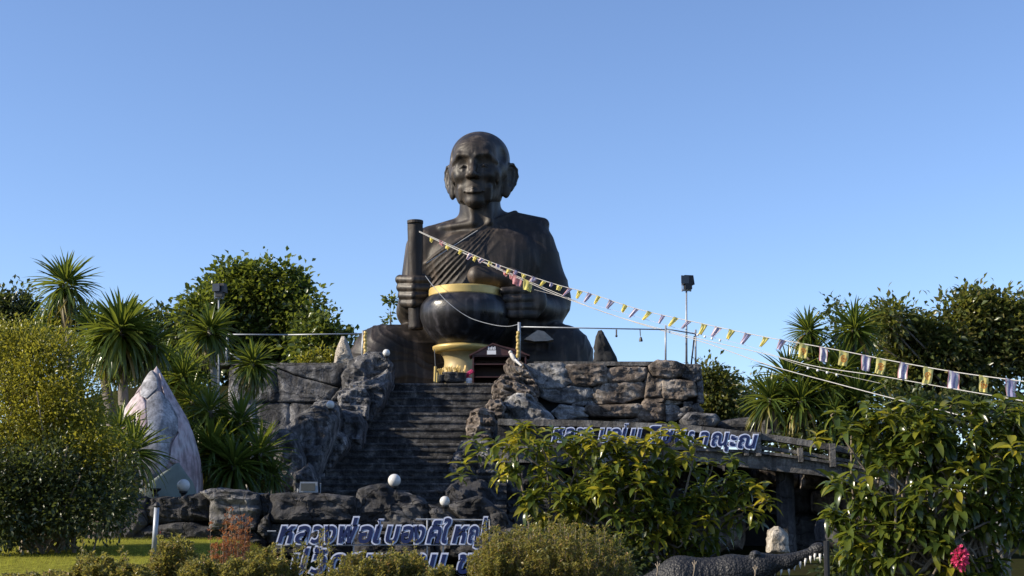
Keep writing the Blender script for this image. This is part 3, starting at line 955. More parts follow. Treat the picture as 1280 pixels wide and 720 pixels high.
# stacked stone terrace wall, right
w = thing('stone_terrace_wall', 'high wall of stacked brown and pale stones right of the stairs under the terrace', 'wall', tuple(P(780, 560, 30.9)))
quadbox([(655, 458), (872, 458), (872, 545), (655, 545)], 31.15, 0.5, M['gap'], 'core', w)
ST = [([(704, 456), (757, 455), (759, 477), (740, 482), (715, 481), (704, 469)], 'rock_b'),
      ([(758, 462), (775, 458), (809, 459), (810, 470), (800, 477), (765, 478), (757, 472)], 'rock_b'),
      ([(812, 457), (822, 450), (845, 452), (858, 456), (853, 470), (838, 474), (818, 470), (813, 463)], 'rock_b'),
      ([(811, 466), (818, 471), (834, 475), (827, 497), (806, 497), (807, 476)], 'rock_b'),
      ([(740, 487), (757, 479), (800, 478), (806, 480), (805, 496), (790, 500), (780, 504), (747, 505), (740, 497)], 'rock_b'),
      ([(829, 475), (850, 474), (868, 478), (871, 495), (850, 500), (828, 498)], 'rock_b'),
      ([(858, 455), (875, 456), (878, 473), (868, 477), (853, 471)], 'rock_l'),
      ([(871, 476), (879, 475), (880, 503), (872, 503)], 'rock_l'),
      ([(736, 507), (797, 505), (800, 512), (793, 522), (741, 521), (731, 514)], 'rock_b'),
      ([(800, 508), (806, 500), (830, 504), (831, 526), (800, 527), (795, 520)], 'rock_b'),
      ([(831, 506), (845, 506), (852, 513), (846, 525), (833, 527)], 'rock_p'),
      ([(855, 502), (866, 502), (866, 510), (855, 510)], 'rock_p'),
      ([(806, 498), (830, 498), (830, 503), (806, 503)], 'rock_b'),
      ([(831, 499), (850, 501), (855, 504), (845, 506), (831, 505)], 'rock_p'),
      ([(660, 455), (703, 454), (709, 470), (713, 477), (700, 485), (672, 485), (662, 470)], 'rock_p'),
      ([(672, 486), (712, 483), (738, 485), (740, 496), (715, 504), (690, 502), (676, 495)], 'rock_p'),
      ([(712, 497), (740, 498), (746, 506), (716, 508)], 'rock_p'),
      ([(700, 506), (730, 509), (735, 521), (700, 525), (690, 515)], 'rock_p'),
      ([(846, 512), (872, 504), (880, 515), (858, 520), (848, 524)], 'rock_l'),
      ([(790, 524), (800, 521), (812, 524), (822, 530), (785, 531), (762, 530), (768, 524)], 'rock_b'),
      ([(690, 525), (735, 523), (738, 545), (690, 545)], 'rock_d')]
for k, (poly, mt) in enumerate(ST):
    rock('stone', poly, 30.9 + 0.06 * math.sin(k * 2.1), 0.4, M[mt], w, bulge=0.10 if mt == 'rock_b' else 0.05, rough=0.05, n=56, rings=13, nfreq=2.6, grow=1.085)
V, F = box((P(760, 455, 31.2)[0] - 0.2, 31.3, P(760, 455, 31.0)[2] - 0.0), (2.9, 0.8, 0.09)); part('coping', V, F, M['concrete'], w)
rock('rock', [(853, 524), (860, 515), (895, 517), (901, 525), (893, 534), (858, 534)], 30.2, 1.2, M['rock_l'], bulge=0.2, tagd=('low grey boulder at the right foot of the stacked stone wall', 'rock'))
rock('rock', [(893, 532), (905, 525), (930, 522), (956, 520), (962, 530), (960, 545), (900, 545)], 31.0, 1.5, M['rock_d'], bulge=0.25, rough=.08, tagd=('long dark rock lying behind the footbridge rail', 'rock'))
rock('rock', [(950, 530), (956, 517), (975, 515), (992, 518), (998, 535), (990, 548), (955, 548)], 30.6, 1.5, M['rock_d'], bulge=0.25, rough=.07, tagd=('rounded dark rock beneath the sword-leaved palms behind the footbridge', 'rock'))
rock('rock_spike', [(744, 440), (747, 415), (753, 414), (760, 428), (770, 445), (773, 456), (742, 456)], 33.5, 0.8, M['gap'], bulge=0.12, rough=.05, tagd=('black pointed rock standing beside the right knee on the terrace edge', 'rock'))
rock('stone_bud', [(418, 452), (420, 438), (427, 421), (431, 421), (437, 438), (441, 452), (441, 458), (416, 458)], 32.5, 0.5, M['rock_cream'], bulge=0.2, rough=.03, tagd=('small pale pointed stone finial behind the left terrace wall', 'finial'))

# ================================================================ stairs
st = thing('staircase', 'steep dark stained concrete staircase between the two rock parapets', 'staircase', tuple(P(520, 640, 25.0)))
tops = [479, 488.5, 497, 506.5, 516, 525.5, 535, 544, 554, 561.5, 570, 578.5, 587, 595.5, 604, 613, 622, 631, 640]
SYs = np.linspace(31.0, 24.9, len(tops))
for k, (py, Y) in enumerate(zip(tops, SYs)):
    z1 = P(600, py, Y)[2]
    z0 = P(600, tops[k + 1], SYs[k + 1])[2] if k + 1 < len(tops) else z1 - 0.3
    x0, x1 = (-3.25, 0.35) if k < 8 else (-4.3, -0.1)
    nx = 40
    X = np.linspace(x0, x1, nx)
    rowsV = []
    ed = 0.010 * fbm(np.stack([X * 3, X * 0 + k, X * 0], -1), 3)
    prof = [(0.0, z0 - 0.2), (0.0, z1 - 0.05), (-0.02, z1 - 0.045), (-0.02, z1 - 0.012), (-0.008, z1), (0.62, z1), (0.62, z0 - 0.2)]
    for dy, z in prof:
        for q in range(nx):
            rowsV.append((X[q], Y + dy + ed[q], z + ed[q] * 0.5 * (z > z0)))
    F = []
    m_ = len(prof)
    for r in range(m_):
        r2 = (r + 1) % m_
        for q in range(nx - 1):
            F.append((r * nx + q, r * nx + q + 1, r2 * nx + q + 1, r2 * nx + q))
    F.append(tuple(r * nx for r in range(m_))); F.append(tuple(r * nx + nx - 1 for r in range(m_))[::-1])
    part('step', rowsV, F, M['stair'], st)

# terrace floor
V, F = box((-1.4, 38.6, PLAT_Z - 0.25), (10.9, 14.0, 0.46)); solo('terrace', V, F, M['concrete'], None, None, (0, 0, 0), kind='structure')

# ================================================================ low rock wall in front
w = thing('front_rock_wall', 'low dark rockwork wall in front of the stairs and behind the blue letters', 'rock wall', tuple(P(380, 690, 20.0)))
V0 = P(120, 690, 20.5)[0]; V1 = P(720, 690, 20.5)[0]
quadbox([(165, 632), (600, 628), (640, 700), (150, 700)], 20.45, 0.5, M['gap'], 'core', w)
FR = [[(133, 692), (140, 658), (158, 628), (170, 622), (183, 622), (184, 655), (168, 670), (160, 692)],
      [(184, 624), (205, 621), (222, 622), (250, 616), (262, 620), (262, 650), (186, 655)],
      [(162, 672), (186, 657), (240, 653), (262, 660), (262, 694), (160, 694)],
      [(250, 616), (268, 611), (300, 613), (322, 617), (326, 640), (318, 662), (264, 660), (262, 625)],
      [(264, 662), (318, 664), (332, 676), (330, 696), (264, 696)],
      [(324, 618), (336, 616), (338, 636), (330, 648), (326, 640)],
      [(327, 650), (337, 640), (338, 668), (330, 674), (320, 664)],
      [(338, 618), (372, 616), (412, 618), (442, 621), (444, 652), (400, 655), (338, 652)],
      [(338, 655), (400, 657), (441, 655), (441, 696), (334, 696)],
      [(443, 650), (444, 625), (449, 611), (468, 606), (482, 606), (492, 613), (520, 620), (536, 632), (538, 660), (480, 662), (444, 660)],
      [(443, 663), (480, 664), (538, 662), (542, 698), (443, 698)],
      [(537, 632), (552, 636), (575, 650), (606, 668), (600, 698), (545, 698), (540, 662)],
      [(560, 632), (600, 620), (630, 640), (640, 670), (610, 668), (578, 650)],
      [(608, 670), (642, 660), (690, 655), (700, 700), (604, 700)]]
for k, poly in enumerate(FR):
    rock('stone', poly, 20.15 + 0.05 * math.sin(k * 1.7), 0.7, M['rock_d'] if k not in (3,) else M['rock_l'], w, bulge=0.10, rough=0.06, n=70, rings=16, nfreq=3.0, ridge=0.9, grow=1.05)

# ================================================================ footbridge on the right
br = thing('footbridge', 'weathered concrete footbridge ramp with rail descending behind the big-leaved shrubs', 'bridge', tuple(P(850, 690, 26.5)))
BYd = 26.5
def line(px, pts): return float(np.interp(px, [p[0] for p in pts], [p[1] for p in pts]))
TOP = [(622, 523), (760, 526), (860, 531), (950, 541), (1020, 551), (1080, 562), (1140, 575)]
BOT = [(622, 560), (760, 561), (860, 563), (950, 567), (1020, 577), (1080, 587), (1140, 599)]
LOW = [(622, 578), (760, 577), (860, 575), (950, 586), (1020, 594), (1080, 604), (1140, 616)]
def beam(name, upper, lower, x0, x1, Y, depth, mat, seg=14, wob=0.02):
    xs_ = np.linspace(x0, x1, seg)
    V, F = [], []
    for x in xs_:
        yu, yl = upper(x), lower(x)
        for dy in (0, depth):
            V.append(P(x, yu, Y) + np.array((0, dy, 0))); V.append(P(x, yl, Y) + np.array((0, dy, 0)))
    V = np.array(V)
    V = V + wob * noise3(V * 2.3)[:, None] * np.array((0, 1, 0.6))
    for k in range(seg - 1):
        a = k * 4
        F += [(a, a + 1, a + 5, a + 4), (a + 2, a + 6, a + 7, a + 3), (a, a + 4, a + 6, a + 2), (a + 1, a + 3, a + 7, a + 5)]
    F += [(0, 2, 3, 1), (seg * 4 - 4, seg * 4 - 3, seg * 4 - 1, seg * 4 - 2)]
    return part(name, V, F, mat, br)
def itp(tb, off=0): return lambda x: line(x, tb) + off
beam('top_rail', itp(TOP, 0), itp(TOP, 8), 622, 1140, BYd - 0.06, 0.28, M['concrete'])
beam('parapet_panel', itp(TOP, 8.05), itp(BOT, -4), 622, 880, BYd + 0.04, 0.12, M['rock_d'])
beam('middle_rail', itp(TOP, 15.5), itp(TOP, 20), 880, 1140, BYd - 0.01, 0.16, M['concrete'])
beam('deck_edge', itp(BOT, -4), itp(BOT, -0.5), 622, 1140, BYd - 0.10, 0.3, M['concrete'])
beam('fascia_beam', itp(BOT, -0.45), itp(LOW, 0), 622, 1140, BYd, 0.35, M['concrete'])
beam('deck', itp(BOT, 1), itp(BOT, 8), 622, 1140, BYd + 0.36, 2.4, M['rock_d'])
beam('top_rail', itp(TOP, 2), itp(TOP, 8), 880, 1140, BYd + 2.5, 0.2, M['concrete'])
for px, wd, yt in ((933, 5.5, 16), (948, 6.5, 0), (1001, 5.5, 12), (1041, 7, 0), (1090, 6.5, 0), (1130, 6.5, 0)):
    yu, yl = line(px, TOP) + yt - 0.5, line(px, BOT) + 3
    c1, c2 = P(px, yu, BYd - 0.12), P(px, yl, BYd - 0.12)
    V, F = box(((c1[0] + c2[0]) / 2, BYd - 0.03, (c1[2] + c2[2]) / 2), (wd * 0.0152, 0.2, c1[2] - c2[2])); part('rail_post', V, F, M['concrete'], br)
for px, wd, dy in ((983, 22, 0.5), (890, 16, 1.2), (760, 20, 1.2), (1100, 20, 0.8)):
    p1 = P(px, line(px, LOW) - 3, BYd + dy); z0 = 0.2
    V, F = tube([(p1[0] + 0.03, BYd + dy + .2, z0), (p1[0], BYd + dy + .2, p1[2] * 0.5), (p1[0], BYd + dy + .2, p1[2])], [wd * 0.0095, wd * 0.0082, wd * 0.0076], 10)
    part('pillar', V, F, M['rock_d'], br)

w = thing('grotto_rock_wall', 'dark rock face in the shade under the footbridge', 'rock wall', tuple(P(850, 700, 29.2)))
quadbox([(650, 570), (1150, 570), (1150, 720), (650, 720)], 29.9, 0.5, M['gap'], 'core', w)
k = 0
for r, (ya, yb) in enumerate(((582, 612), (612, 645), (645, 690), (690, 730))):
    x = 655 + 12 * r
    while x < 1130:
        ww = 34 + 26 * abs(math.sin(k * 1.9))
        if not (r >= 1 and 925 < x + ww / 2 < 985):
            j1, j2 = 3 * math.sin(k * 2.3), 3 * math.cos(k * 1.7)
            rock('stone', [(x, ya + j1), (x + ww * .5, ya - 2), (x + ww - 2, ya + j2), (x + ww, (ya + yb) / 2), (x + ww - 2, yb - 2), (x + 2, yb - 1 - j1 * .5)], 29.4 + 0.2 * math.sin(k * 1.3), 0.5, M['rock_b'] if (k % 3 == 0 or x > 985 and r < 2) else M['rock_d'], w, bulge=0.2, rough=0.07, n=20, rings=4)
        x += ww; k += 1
rock('sunlit_pale_stone', [(962, 692), (965, 664), (973, 658), (985, 668), (987, 692)], 23.5, 0.4, M['rock_cream'], bulge=0.08, rough=0.03, tagd=('pale rock slab under the footbridge beside the dark pillar, sunlight painted in cream', 'rock'))  # pale rock whose sunlit look is painted into its cream colour
rock('rock', [(800, 700), (805, 676), (830, 664), (878, 668), (890, 690), (905, 712), (860, 730), (800, 730)], 24.5, 1.2, M['rock_d'], bulge=0.25, rough=0.09, tagd=('grey block of rock behind the crocodile back', 'rock'))

# ================================================================ cut-out letters
FC = bpy.data.curves.new('letter_shape', 'FONT')
FC.size = 1.0; FC.shear = 0.28; FC.resolution_u = 2
FO = bpy.data.objects.new('letter_shape', FC)
COL.objects.link(FO)
def glyph(ch, offset, ext):
    FC.body = ch; FC.offset = offset; FC.extrude = ext
    bpy.context.view_layer.update()
    me = bpy.data.meshes.new_from_object(FO.evaluated_get(bpy.context.evaluated_depsgraph_get()))
    V = np.zeros(len(me.vertices) * 3, dtype=np.float32); me.vertices.foreach_get('co', V)
    F = [tuple(p.vertices) for p in me.polygons]
    bpy.data.meshes.remove(me)
    return V.reshape(-1, 3), F
def letter(root, base, mark, x, ytop, ybase, Y, xw):
    """base sits between rows ytop and ybase (px) starting at column x, xw px wide."""
    o = P(x, ybase, Y); top = P(x, ytop, Y); rt = P(x + xw, ybase, Y)
    Vb, Fb = glyph(base, 0.022, 0.02)
    mn, mx = Vb.min(0), Vb.max(0)
    sz = (top[2] - o[2]) / 0.548 ; sx = (rt[0] - o[0]) / (mx[0] - mn[0])
    bits = [(base, 0.0, 0.0, sx, sz)]
    if mark:
        for mk, dx, dz, ms in mark: bits.append((mk, dx, dz, sx * ms, sz * ms))
    for lay, (off, ext, mt, nm, dy) in enumerate(((0.080, 0.02, 'sign_white', 'letter', 0.0), (0.026, 0.004, 'sign_blue', 'letter_face', -0.0196))):
        gs = []
        for ch, dx, dz, ax, az in bits:
            V, F = glyph(ch, off, ext)
            W = np.empty_like(V, dtype=float)
            x0 = mn[0] if ch == base else glyph(ch, 0.022, 0.02)[0].min(0)[0]
            W[:, 0] = o[0] + (V[:, 0] - x0) * ax + dx * (rt[0] - o[0])
            W[:, 2] = o[2] + V[:, 1] * az + dz * (top[2] - o[2])
            W[:, 1] = Y - V[:, 2] * 0.9 + dy
            gs.append((W, [f[::-1] for f in F]))
        V, F = join(*gs)
        if lay == 0: par = part(nm, V, F, M[mt], root)
        else: part(nm, V, F, M[mt], par)
def bars(root, segs, Y, r=0.012, mat='steel'):
    for a, b_ in segs:
        V, F = tube([P(*a, Y), P(*b_, Y)], r, 6); part('frame_bar', V, F, M[mat], root)
sg = thing('letter_sign', 'blue Thai letters edged in white on a frame along the low rock wall', 'sign', tuple(P(480, 720, 19.5)))
MAI = '\u0e48'; 
Ysg = 19.55
for b_, mk, x, xw in (('ห', None, 347, 22), ('ล', None, 369, 18), ('ว', None, 388, 15), ('ง', None, 406, 14), ('พ', [('\u0e48', 0.72, 0.0, 1.0)], 423, 24), ('อ', None, 448, 18),
                      ('โ', None, 466, 16), ('บ', None, 482, 18), ('อ', None, 501, 16), ('ง', None, 518, 13), ('ค', [('\u0e4c', 0.45, 0.0, 1.0)], 533, 19),
                      ('ใ', None, 552, 12), ('ห', None, 565, 20), ('ญ', [('\u0e48', 0.85, 0.0, 1.0)], 585, 22)):
    letter(sg, b_, mk, x, 658.5, 678, Ysg, xw)
for b_, mk, x, xw in (('ป', None, 364, 22), ('ว', [('\u0e31', 0.3, 0.0, 1.0)], 387, 20), ('ด', None, 412, 20), ('ส', None, 434, 20), ('น', None, 456, 20), ('ท', None, 478, 20), ('ร', None, 503, 15), ('า', None, 520, 12),
                      ('บ', None, 536, 22), ('ข', None, 572, 19), ('ต', None, 592, 20)):
    letter(sg, b_, mk, x, 694, 716, Ysg, xw)
bars(sg, [((334, 664), (345, 664)), ((520, 649), (612, 650)), ((500, 681), (612, 681)), ((345, 682), (500, 681)), ((534, 648), (534, 720)), ((554, 680), (554, 722)), ((612, 650), (612, 722)), ((352, 680), (352, 722)), ((442, 648), (442, 722))], Ysg + 0.06)
s2 = thing('letter_sign', 'blue Thai letters edged in white fixed along the footbridge parapet', 'sign', tuple(P(820, 560, 26.3)))
def bl(px): return line(px, [(690, 551), (800, 552), (880, 556), (950, 562)])
for b_, mk, x, xw in (('ห', None, 690, 15), ('ล', None, 705, 13), ('ว', None, 719, 11), ('ง', None, 731, 10), ('ม', None, 748, 15), ('อ', None, 763, 13), ('โ', None, 776, 12), ('บ', None, 788, 14),
                      ('ว', [('\u0e34', 0.1, 0.0, 1.0)], 812, 13), ('ช', None, 828, 14), ('ย', None, 844, 13), ('ร', None, 859, 9), ('า', None, 876, 10), ('ณ', [('\u0e38', 0.75, 0.0, 1.0)], 889, 22), ('ะ', None, 912, 9), ('ณ', None, 922, 25)):
    letter(s2, b_, mk, x, bl(x) - 15, bl(x), BYd - 0.14, xw)
bpy.data.objects.remove(FO)

# ================================================================ lamps
def globe(px, py, r, Y, label, neck=True):
    c = P(px, py, Y); k_ = Y / FPX
    t = thing('globe_lamp', label, 'lamp', (c[0], c[1], c[2] - r * k_ - 0.06), 'white globe lamps')
    V, F = sphere(c, r * k_, 24, 14); part('globe', V, F, M['globe'], t, smooth=True)
    V, F = lathe([(0.07, -0.10), (0.07, -0.085), (0.03, -0.07), (0.035, -0.03), (0.06, -0.012), (0.062, 0.012)], (c[0], c[1], c[2] - r * k_), 16); part('lamp_base', V, F, M['black'], t)
    return t
globe(493, 600.5, 8, 20.4, 'white globe lamp on the highest boulder of the low front wall')
t_ = globe(556, 626.5, 6.3, 19.75, 'smaller white globe lamp at the right end of the front wall beside the stairs')
globe(229.5, 607, 8, 20.6, 'white globe lamp on the wall in front of the pink lotus bud')
globe(483, 441, 4.6, 30.2, 'small white globe lamp topping the left stair parapet')
globe(413, 506, 5.2, 26.6, 'white globe lamp half sunk behind the middle boulder of the left parapet')
c = P(194, 618, 20.3); t = thing('broken_lamp', 'black lamp base missing its globe on the low front wall', 'lamp', tuple(c))
V, F = lathe([(0.05, -0.03), (0.05, 0), (0.03, 0.01), (0.035, 0.035), (0.075, 0.06), (0.08, 0.075), (0.085, 0.085)], c, 16); part('lamp_base', V, F, M['black'], t)
# square floodlight lying on the wall
c = P(386, 609, 20.2); t = thing('floodlight', 'silver rectangular floodlight resting on top of the low front wall', 'floodlight', (c[0], c[1], c[2] - 0.09))
V, F = box(c, (0.27, 0.13, 0.15), 0.1, 0.9); part('housing', V, F, M['steel'], t)
V, F = box(c + np.array((0.0, -0.075, 0.0)), (0.2, 0.012, 0.105), 0.1); part('glass', V, F, M['glass_lens'], t)
V, F = tube([c + np.array((-0.16, 0.02, -0.02)), c + np.array((-0.16, 0.02, -0.09)), c + np.array((0.16, 0.05, -0.09)), c + np.array((0.16, 0.05, 0.06))], 0.012, 6); part('bracket', V, F, M['steel'], t)
# small metal garden post
p0, p1 = P(192, 696, 14.2), P(196, 634, 14.2)
t = thing('garden_post', 'slim silver metal post leaning in the hedge before the low wall', 'post', tuple(p0))
V, F = tube([p0, p1], 0.026, 12); part('pole', V, F, M['steel'], t, smooth=True)
V, F = lathe([(0.03, 0), (0.034, 0.015), (0.026, 0.035), (0.012, 0.05)], p1, 12); part('cap', V, F, M['black'], t)
# small white lamp arm by the globe
# tall floodlight poles
def flood(px, ytop, ybase, Y, label, s=1.0, yaw=0.25):
    b0, b1 = P(px, ybase, Y), P(px, ytop + 12 * s, Y); k_ = Y / FPX
    t = thing('floodlight_pole', label, 'floodlight', tuple(b0))
    V, F = tube([b0, b1], [1.5 * k_ * s, 1.1 * k_ * s], 10); part('pole', V, F, M['steel'], t, smooth=True)
    V, F = box(b1 + np.array((0, 0, 0.02)), (12 * k_ * s, 0.08, 0.03), 0.15); part('cross_bar', V, F, M['steel'], t)
    hc = b1 + np.array((0.01, -0.03, 14 * k_ * s))
    V, F = box(hc + np.array((0.03, 0.03, 0)), (14 * k_ * s, 0.2, 12 * k_ * s), yaw, 0.82); part('lamp_head', V, F, M['black'], t)
    V, F = box(hc + np.array((-0.05, -0.085, 0)), (10 * k_ * s, 0.03, 10 * k_ * s), yaw); part('lens', V, F, M['glass_lens'], t)
    V, F = box(hc + np.array((0.02, 0.0, -9 * k_ * s)), (9 * k_ * s, 0.14, 6 * k_ * s), yaw); part('ballast_box', V, F, M['black'], t)
    for sx in (-1, 1):
        V, F = box(b1 + np.array((sx * 5.4 * k_ * s, 0, 4 * k_ * s)), (0.02, 0.04, 9 * k_ * s), 0); part('yoke_arm', V, F, M['steel'], t)
flood(858, 352, 456, 32.0, 'tall pole with black floodlight on the terrace corner right of the statue', 1.0)
flood(273.5, 362, 520, 29.0, 'pole with black floodlight rising behind the palms left of the stairs', 0.95, -0.2)

# ================================================================ pipe rails with posts
YR = 31.6
def pipe(a, b_, Y, Y2, r, name, root, mat='steel'):
    V, F = tube([P(*a, Y), P(*b_, Y2)], r, 8); return part(name, V, F, M[mat], root, smooth=True)
rl = thing('pipe_rail', 'thin steel pipe frame along the terrace edge right of the bowl', 'railing', tuple(P(740, 455, YR)))
pipe((648, 408.5), (832, 412), YR, YR, 0.015, 'rail', rl); pipe((832, 411), (870, 417.5), YR, YR + 0.3, 0.015, 'rail', rl)
pipe((649, 403), (649, 450), YR, YR, 0.035, 'post', rl); pipe((832, 407), (832, 455), YR, YR, 0.022, 'post', rl); pipe((869.5, 412), (869.5, 456), YR + .3, YR + .3, 0.022, 'post', rl)
pipe((868, 420), (864, 456), YR + .3, YR + .3, 0.018, 'brace', rl, 'black')
V, F = tube([P(770.5, 412, YR), P(770.5, 420.5, YR)], 0.02, 6); b1 = thing('hanging_bulb', 'tiny bulb hanging from the rail just right of the black rock spike', 'bulb', tuple(P(770.5, 421, YR))); part('cord', V, F, M['wire'], b1); V, F = sphere(P(770.5, 420, YR), 0.03, 10, 6); part('bulb', V, F, M['glass_lens'], b1)
b1 = thing('hanging_bell', 'small dark bell hanging from the middle of the steel rail', 'bell', tuple(P(801, 426, YR)))
V, F = tube([P(800, 412, YR), P(800.5, 420, YR)], 0.012, 6); part('cord', V, F, M['wire'], b1)
V, F = lathe([(0.045, -0.06), (0.04, -0.02), (0.025, 0.03), (0.008, 0.05)], P(801, 423.5, YR), 10); part('bell_body', V, F, M['black'], b1)
rl = thing('pipe_rail', 'thin steel pipe frame on the left terrace wall beside the knee', 'railing', tuple(P(360, 455, YR)))
pipe((272, 418), (360, 418.5), YR, YR, 0.016, 'rail', rl); pipe((360, 418.5), (454, 417), YR, YR, 0.015, 'rail', rl)
pipe((284.5, 419), (283, 456), YR, YR, 0.03, 'post', rl); pipe((454, 413), (452.5, 455), YR, YR, 0.026, 'post', rl); pipe((286, 440), (302, 452), YR, YR, 0.02, 'brace', rl)
def garland(px, y0, y1, label):
    t = thing('flower_garland', label, 'garland', tuple(P(px, y1, YR - 0.08)), 'marigold garlands on rail posts')
    pts = [P(px + 0.5 * math.sin(q * 1.3), y0 + (y1 - y0) * q / 14, YR - 0.09) for q in range(15)]
    V, F = tube(pts, [0.034 + 0.012 * (q % 2) for q in range(15)], 10); part('flowers', V, F, M['gold'], t)
garland(647.5, 414, 447, 'yellow marigold garland hanging on the post right of the bowl')
garland(456.5, 414, 446, 'yellow marigold garland hanging on the post by the left knee')
c = P(641, 442, 30.4); fg = thing('white_figurine', 'small white figurine perched on top of the right boulder', 'figurine', tuple(P(641, 452, 30.3)))
V, F = tube([P(638.5, 442, 29.8), P(641, 446, 29.7), P(645, 453, 29.6)], [0.035, 0.05, 0.03], 8); part('torso', V, F, M['globe_dirty'], fg, smooth=True)
V, F = sphere(P(638, 440.5, 29.8), 0.042, 12, 8); part('head', V, F, M['globe_dirty'], fg, smooth=True)
V, F = tube([P(644, 450, 29.62), P(652, 457, 29.5)], [0.035, 0.02], 6); part('arm', V, F, M['globe'], fg)

# ================================================================ altar cabinet and offerings
ac = thing('altar_cabinet', 'dark maroon wooden altar cabinet with gabled roof and open shelves before the bowl', 'cabinet', tuple(P(623, 478, 32.2)))
YC = 32.2
def fb(x0, y0, x1, y1, yf, dep, nm, mt, root=ac):
    a, b_ = P(x0, y0, yf), P(x1, y1, yf)
    V, F = box(((a[0] + b_[0]) / 2, yf + dep / 2, (a[2] + b_[2]) / 2), (b_[0] - a[0], dep, a[2] - b_[2])); return part(nm, V, F, M[mt], root)
fb(592.5, 446, 656, 480, YC + 0.6, 0.03, 'back_board', 'maroon_dark')
fb(590.5, 444.5, 592.3, 480, YC, 0.62, 'side_panel', 'maroon'); fb(656, 444.5, 657.8, 480, YC, 0.62, 'side_panel', 'maroon')
for y in (444.5, 454.5, 470.5): fb(592.5, y, 655.8, y + 1.3, YC + 0.01, 0.58, 'shelf', 'maroon')
g_ = [P(588, 443.5, YC - 0.02), P(661, 441.5, YC - 0.02), P(614.5, 429, YC - 0.02)]
g_ = [P(588, 444.2, YC - 0.02), P(661, 444.2, YC - 0.02), P(650, 437.5, YC - .02), P(616, 429.5, YC - 0.02), P(600, 436, YC - .02)]
V = np.array(g_ + [q + np.array((0, 0.66, 0)) for q in g_]); F = [(0, 1, 2, 3, 4), (9, 8, 7, 6, 5)] + [(i, i + 5, (i + 1) % 5 + 5, (i + 1) % 5) for i in range(5)]
part('gable', V, F, M['maroon'], ac)
for a, b_ in (((586.5, 443.4), (616, 428.6)), ((616, 428.6), (662, 443.4))):
    pa, pb = P(*a, YC - 0.06), P(*b_, YC - 0.06)
    V = np.array([pa, pb, pb + (0, .72, 0), pa + (0, .72, 0), pa + (0, 0, -.03), pb + (0, 0, -.03), pb + (0, .72, -.03), pa + (0, .72, -.03)]); F = [(0, 1, 2, 3), (7, 6, 5, 4), (0, 4, 5, 1), (2, 6, 7, 3), (0, 3, 7, 4), (1, 5, 6, 2)]
    part('roof_board', V, F, M['maroon'], ac)
sgn = fb(608.8, 438, 620, 443, YC - 0.05, 0.02, 'notice', 'white')
for k in range(5): fb(610 + k * 2, 433.2 + (k % 2) * .7, 611.3 + k * 2, 437.2, YC - 0.05, 0.02, 'notice_pinnacle', 'white')
def blob(name, label, cat, px, py, r, Y, mat, group=None, kind='cup'):
    c = P(px, py, Y)
    if kind == 'cup': V, F = lathe([(r * .6, 0), (r * .9, r * .2), (r, r * .9), (r * 1.1, r * 1.1), (r * .9, r * 1.05)], c, 12)
    elif kind == 'stick': V, F = tube([c, c + np.array((0.01, 0, r))], 0.03, 8)
    solo(name, V, F, M[mat], label, cat, c, group=group)
c = P(543, 478, 31.7)
for px, py, h, lb in ((543.5, 478, 0.36, 'tall yellow candle on the top step left of the incense pots'), (546, 478, 0.22, 'short yellow candle beside the tall one on the top step')):
    blob('candle', lb, 'candle', px, py, h, 31.6, 'gold', 'yellow candles', 'stick')
for px, r, lb in ((552, .15, 'grey incense pot nearest the tall yellow candle'), (563, .2, 'large grey incense pot in the middle under the pedestal'), (573, .19, 'right grey incense pot below the pedestal beside the pink flowers')):
    b0 = P(px, 478.5, 31.9)
    t = thing('incense_pot', lb, 'incense pot', tuple(b0), 'incense pots on the top step')
    V, F = lathe([(r * .7, 0), (r * .95, r * .3), (r, r * 1.0), (r * 1.08, r * 1.15), (r * .9, r * 1.1)], b0, 16); part('pot', V, F, M['rock_l'], t, smooth=True)
    sv = []
    for q in range(16):
        a, rr = q * 2.4, r * 0.7 * ((q * 0.37) % 1)
        p_ = b0 + np.array((math.cos(a) * rr, math.sin(a) * rr, r)); sv.append(tube([p_, p_ + np.array((math.cos(a) * .05, math.sin(a) * .03, .12 + .1 * ((q * .61) % 1)))], 0.009, 4))
    V, F = join(*sv); part('incense_sticks', V, F, M['gold'], t)
fl = []
b0 = P(586, 476, 31.9)
for q in range(26):
    a = q * 2.4; rr = 0.11 * math.sqrt(q / 26); p_ = b0 + np.array((math.cos(a) * rr, math.sin(a) * rr * .6, 0.05 + 0.2 * ((q * .37) % 1)))
    fl.append(sphere(p_, 0.028, 6, 4))
V, F = join(*fl); t = thing('flower_bunch', 'bunch of pink and white flowers left of the altar cabinet', 'flowers', tuple(b0))
part('blossoms', V, F, M['pink'], t, kind='stuff')
V, F = lathe([(0.06, -.06), (0.08, 0.0), (0.07, .06)], b0, 10); part('vase', V, F, M['white'], t)
for k, (px, s) in enumerate(((636, 1), (640, .8), (643, 1.1))):
    b0 = P(px, 470.4, 32.4); V, F = lathe([(0.04 * s, 0), (0.06 * s, 0.03), (0.05 * s, 0.09 * s), (0.02 * s, 0.12 * s)], b0, 8)
    solo('offering_cup', V, F, M['rock_l'], ('small grey cup on the cabinet shelf, leftmost of three', 'smallest grey cup on the cabinet shelf, middle of three', 'larger grey cup on the cabinet shelf, rightmost of three')[k], 'cup', b0, group='cups on the altar shelf')

